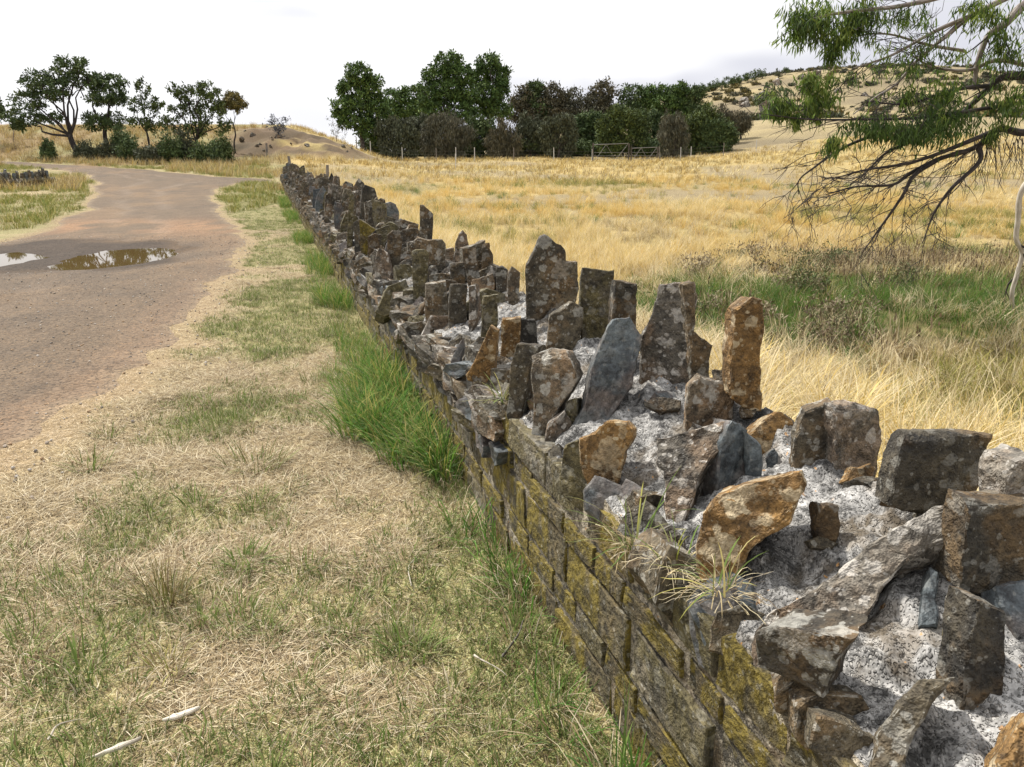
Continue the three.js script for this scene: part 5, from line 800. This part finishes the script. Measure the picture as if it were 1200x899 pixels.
// ---------------------------------------------------------------- the gum whose limbs reach in over the gully
{
  const T = top(new THREE.Group(), 'gum_tree', 'near gum tree reaching low dead and leafy limbs over the gully', 'tree'), R = rng(4242), bx = 9.6, bd = 11.2, by = H(bx, bd);
  T.position.copy(V(bx, bd, by)); const at3 = (px, py, d) => { const r = ray(px, py), t = d / r.d; return new THREE.Vector3(t * r.x - bx, EYE + t * r.y - by, bd - d); };
  const limbs = [], dead = [], pale = [], twigs = [], tips = [], white = [];
  const curve = (pts, n) => { const c = new THREE.CatmullRomCurve3(pts); return c.getPoints(n); };
  const limb = (pp, r0, r1, into, tw = 6, leafy = 0) => { const pts = curve(pp.map(([a, b, d]) => at3(a, b, d)), pp.length * 5); into.push(tube(pts, r0, r1, 7, R() * 9, 0.5)); for (let k = 0; k < tw; k++) { const i = Math.floor(lerp(pts.length * 0.25, pts.length - 2, R())), a = pts[i], dir = pts[i + 1].clone().sub(a).normalize().add(new THREE.Vector3((R() - 0.5) * 1.6, (R() - 0.55) * 1.2, (R() - 0.5) * 1.6)).normalize(), l = 0.25 + 0.75 * R(), e = a.clone().addScaledVector(dir, l), q = bend(a, e, R, 0.35, 5); twigs.push(tube(q, Math.max(0.006, r1 * 0.6), 0.0028, 4, R() * 9)); if (into === pale) tips.push(q[5], q[3]); for (let s = 0; s < 4; s++) { const b = q[2 + Math.floor(R() * 3)], f = (into === pale && R() < 0.8 ? (tips.push(b), b) : b).clone().addScaledVector(dir.clone().add(new THREE.Vector3((R() - 0.5) * 1.8, (R() - 0.7) * 1.3, (R() - 0.5) * 1.8)).normalize(), l * (0.25 + 0.4 * R())); twigs.push(tube(bend(b, f, R, 0.3, 3), 0.0045, 0.002, 3, R() * 9)); } } return pts; };
  limbs.push(tube(curve([new THREE.Vector3(0.3, -0.3, 0), new THREE.Vector3(0.15, 1.2, 0), at3(1330, 90, 11.3), new THREE.Vector3(0.5, 6.2, -0.3), new THREE.Vector3(0.2, 8, -0.2)], 24), 0.34, 0.18, 10, 3, 0.5));
  limb([[1330, 60, 11.3], [1262, 72, 11.2], [1205, 88, 11.1], [1172, 92, 11], [1150, 112, 11], [1120, 138, 11.1], [1070, 158, 11.2]], 0.085, 0.018, dead, 10);
  limb([[1330, 110, 11.3], [1260, 150, 11], [1200, 156, 10.9], [1168, 152, 10.8], [1146, 171, 10.8], [1099, 187, 10.7], [1067, 203, 10.7], [1048, 216, 10.6], [1002, 219, 10.6], [968, 228, 10.5]], 0.06, 0.006, dead, 26);
  limb([[1146, 171, 10.8], [1149, 187, 10.7], [1115, 221, 10.6], [1095, 249, 10.6], [1081, 285, 10.5]], 0.04, 0.006, dead, 12);
  limb([[1099, 187, 10.7], [1070, 207, 10.6], [1058, 229, 10.5], [1030, 269, 10.5], [1010, 297, 10.4]], 0.035, 0.006, dead, 12);
  limb([[1110, 150, 10.9], [1070, 165, 10.8], [1036, 181, 10.8], [1013, 204, 10.8], [996, 216, 10.8]], 0.03, 0.005, dead, 10);
  limb([[1060, 150, 11], [1020, 160, 11], [985, 175, 11], [956, 195, 11], [936, 212, 11], [936, 228, 11]], 0.028, 0.005, dead, 14);
  limb([[1168, 152, 10.8], [1120, 172, 10.6], [1070, 190, 10.5], [1010, 200, 10.4], [975, 210, 10.4]], 0.035, 0.005, dead, 14);
  limb([[1200, 120, 11], [1150, 128, 10.8], [1080, 138, 10.7], [1010, 140, 10.6], [950, 140, 10.6], [900, 135, 10.6]], 0.03, 0.006, dead, 12);
  limb([[1260, -30, 11.2], [1200, 6, 11.1], [1178, 28, 11], [1159, 41, 11], [1146, 73, 11], [1141, 106, 11]], 0.07, 0.025, pale, 6);
  limb([[1230, -25, 11.2], [1175, 0, 11], [1137, 19, 10.9], [1099, 35, 10.8], [1042, 66, 10.7], [1000, 80, 10.7]], 0.05, 0.008, pale, 14);
  limb([[1137, 19, 10.9], [1105, 45, 10.8], [1070, 76, 10.8], [1051, 98, 10.8], [1026, 114, 10.7], [1000, 134, 10.7]], 0.03, 0.007, pale, 8);
  limb([[1230, 85, 11.2], [1200, 76, 11.1], [1165, 71, 11], [1137, 82, 11], [1092, 78, 10.9], [1070, 66, 10.9]], 0.04, 0.01, pale, 8);
  limb([[1200, -30, 11], [1120, -8, 10.8], [1050, 8, 10.7], [990, 14, 10.6], [950, 22, 10.6]], 0.045, 0.01, pale, 10);
  limb([[1130, 60, 11], [1085, 52, 10.8], [1040, 40, 10.8], [1000, 42, 10.7]], 0.025, 0.006, pale, 10);
  limb([[1165, 100, 11], [1120, 105, 10.8], [1060, 122, 10.7], [1015, 118, 10.7]], 0.03, 0.006, dead, 10);
  limb([[1225, 190, 11], [1197, 224, 11], [1193, 258, 11], [1191, 280, 11], [1198, 297, 11], [1193, 317, 11], [1186, 343, 11], [1189, 378, 11.2]], 0.04, 0.03, white, 3);
  for (let k = 0; k < 40; k++) { const px = 1140 + 60 * R(), py = 150 + 20 * R(), a = at3(px, py, 10.8), e = at3(px - 10 + 20 * R(), py + 25 + 45 * R(), 10.7); twigs.push(tube(bend(a, e, R, 0.25, 4), 0.006, 0.002, 3, R() * 9)); }
  part(T, 'trunk', mergeGeometries(limbs), M.gumBark); part(T, 'dead_limbs', mergeGeometries(dead), M.darkBark); part(T, 'pale_limbs', mergeGeometries(pale), M.gumBark); part(T, 'twigs', mergeGeometries(twigs), M.darkBark); part(T, 'bleached_limb', mergeGeometries(white), M.paleBark);
  const lv = new Leaves(77), m = 10.8 / 939;
  for (const [px, py, rx, ry, n, pal] of [[958, 22, 34, 24, 900, 'near'], [935, 32, 12, 20, 260, 'near'], [985, 44, 22, 20, 420, 'near'], [1015, 18, 26, 18, 420, 'near'], [975, 62, 12, 12, 120, 'near'], [1000, 30, 20, 20, 260, 'near'], [960, 112, 20, 26, 620, 'near'], [912, 122, 20, 18, 480, 'near'], [930, 142, 14, 12, 160, 'near'], [978, 165, 14, 12, 200, 'near'], [948, 92, 12, 12, 160, 'near'], [1062, 108, 10, 14, 130, 'near'], [1100, 108, 26, 16, 320, 'near'], [1060, 14, 26, 12, 120, 'near'], [1150, 14, 26, 16, 300, 'near'], [1172, 50, 18, 22, 240, 'near'], [1120, 60, 20, 10, 50, 'near'], [1060, 152, 58, 20, 1150, 'gum'], [1110, 138, 42, 20, 700, 'gum'], [1015, 148, 28, 14, 300, 'gum'], [1180, 120, 26, 22, 420, 'near'], [1160, 160, 16, 12, 100, 'near'], [1230, 40, 60, 60, 900, 'near'], [1260, 130, 40, 40, 500, 'near'], [1200, -60, 100, 36, 600, 'near'], [1000, -40, 50, 24, 300, 'near']]) { const c = at3(px, py, 10.7); lv.clump(c.x, c.y, c.z, rx * m * 1.1, ry * m * 1.1, rx * m * 0.8, n * 1.35, 0.12, 0.018, LEAF[pal], { hang: true, per: 18, tight: 0.34, shell: 0.15 }); }
  for (const t of tips) if (R() < 0.5) lv.clump(t.x, t.y - 0.04, t.z, 0.2, 0.14, 0.2, 9, 0.12, 0.017, LEAF.near, { hang: true, per: 9, tight: 0.5, shell: 0.1 });
  part(T, 'leaves', lv.geo(), M.leaf); shadows(T);
}

// ---------------------------------------------------------------- paddock fence, gates and old posts
const atDist = (px, d) => (px - 600) / (FOC * CP + 275 * SP) * d;
{
  const f = top(new THREE.Group(), 'wire_fence', 'thin wire fence on pale posts in front of the dark tree belt', 'fence', { kind: 'thing' }), D = 78; f.position.copy(V(0, D, H(0, D)));
  const posts = [418, 434, 471, 511, 534, 556, 602, 649, 694, 773, 798, 810, 848, 886].map((px) => { const x = atDist(px, D); return new THREE.Vector3(x, H(x, D) - H(0, D), 0); });
  posts.forEach((p, i) => { const g = tube([new THREE.Vector3(0, -0.2, 0), new THREE.Vector3(0.01, 0.5, 0), new THREE.Vector3(0.03 * (hash3(i, 1, 2) - 0.5), 1.15 + 0.2 * hash3(i, 2, 2), 0)], 0.045, 0.04, 6, i); const m = part(f, 'post', g, i % 3 ? M.paintedPost : M.wood); m.position.copy(p); });
  for (const h of [0.35, 0.65, 0.95]) for (const [a, b] of [[0, 8], [9, 13]]) { const pts = []; for (let i = a; i <= b; i++) pts.push(posts[i].clone().add(new THREE.Vector3(0, h, 0.05))); part(f, 'wire', tube(pts, 0.003, 0.003, 4, 2), M.metal); }
  shadows(f);
  const gate = (p0, p1, ph, label) => { const a = atDist(p0, D), b = atDist(p1, D), w = b - a, g = top(new THREE.Group(), 'farm_gate', label, 'gate', { group: 'metal gates in the paddock fence', kind: 'thing' }); g.position.copy(V(a, D, H(a, D)));
    const bar = (x0, y0, x1, y1, r, nm, mat = M.metal) => part(g, nm, tube([new THREE.Vector3(x0, y0, 0), new THREE.Vector3((x0 + x1) / 2, (y0 + y1) / 2, 0), new THREE.Vector3(x1, y1, 0)], r, r, 6, 4), mat);
    bar(0, -0.2, 0, ph, 0.07, 'gate_post', M.bark); bar(w, -0.2, w, ph * 0.97, 0.07, 'gate_post', M.bark); bar(0.08, ph - 0.16, w - 0.08, ph - 0.06, 0.028, 'top_rail'); bar(0.08, 0.25, w - 0.08, 0.25, 0.022, 'bottom_rail');
    bar(w * 0.36, ph - 0.14, w * 0.62, 0.27, 0.02, 'brace'); bar(w * 0.36, ph - 0.14, w * 0.1, 0.27, 0.02, 'brace'); bar(w - 0.1, ph - 0.1, w * 0.66, 0.27, 0.02, 'brace'); for (const y of [0.55, 0.85]) bar(0.08, y, w - 0.08, y, 0.012, 'wire'); shadows(g); };
  gate(695, 737, 1.75, 'taller metal field gate with sloping top rail in the paddock fence'); gate(740, 771, 1.4, 'lower metal field gate beside the taller gate');
}
for (const [px, py, h, lean, label] of [[342, 205, 1.05, -0.1, 'weathered grey fence post at the far end of the long wall'], [384, 215, 0.9, 0.05, 'split grey fence post in the paddock grass near the far wall end'], [313, 182, 0.9, 0.03, 'thin dark stake on the grassy bank'], [534, 199, 1.2, 0, 'pale stake alone in the paddock in front of the wire fence'], [331, 203, 0.5, 0.5, 'short leaning dark stub at the end of the long wall']]) {
  const [x, d] = groundHit(px, py), m = new THREE.Mesh(tube([new THREE.Vector3(0, -0.1, 0), new THREE.Vector3(lean * 0.5, h * 0.5, 0), new THREE.Vector3(lean, h, 0.02)], h > 1 && px > 500 ? 0.035 : 0.09, h > 1 && px > 500 ? 0.03 : 0.075, 7, px), px > 500 ? M.paintedPost : M.wood); top(m, 'fence_post', label, 'post'); m.position.copy(V(x, d, H(x, d))); shadows(m);
}

renderer.render(scene, camera);
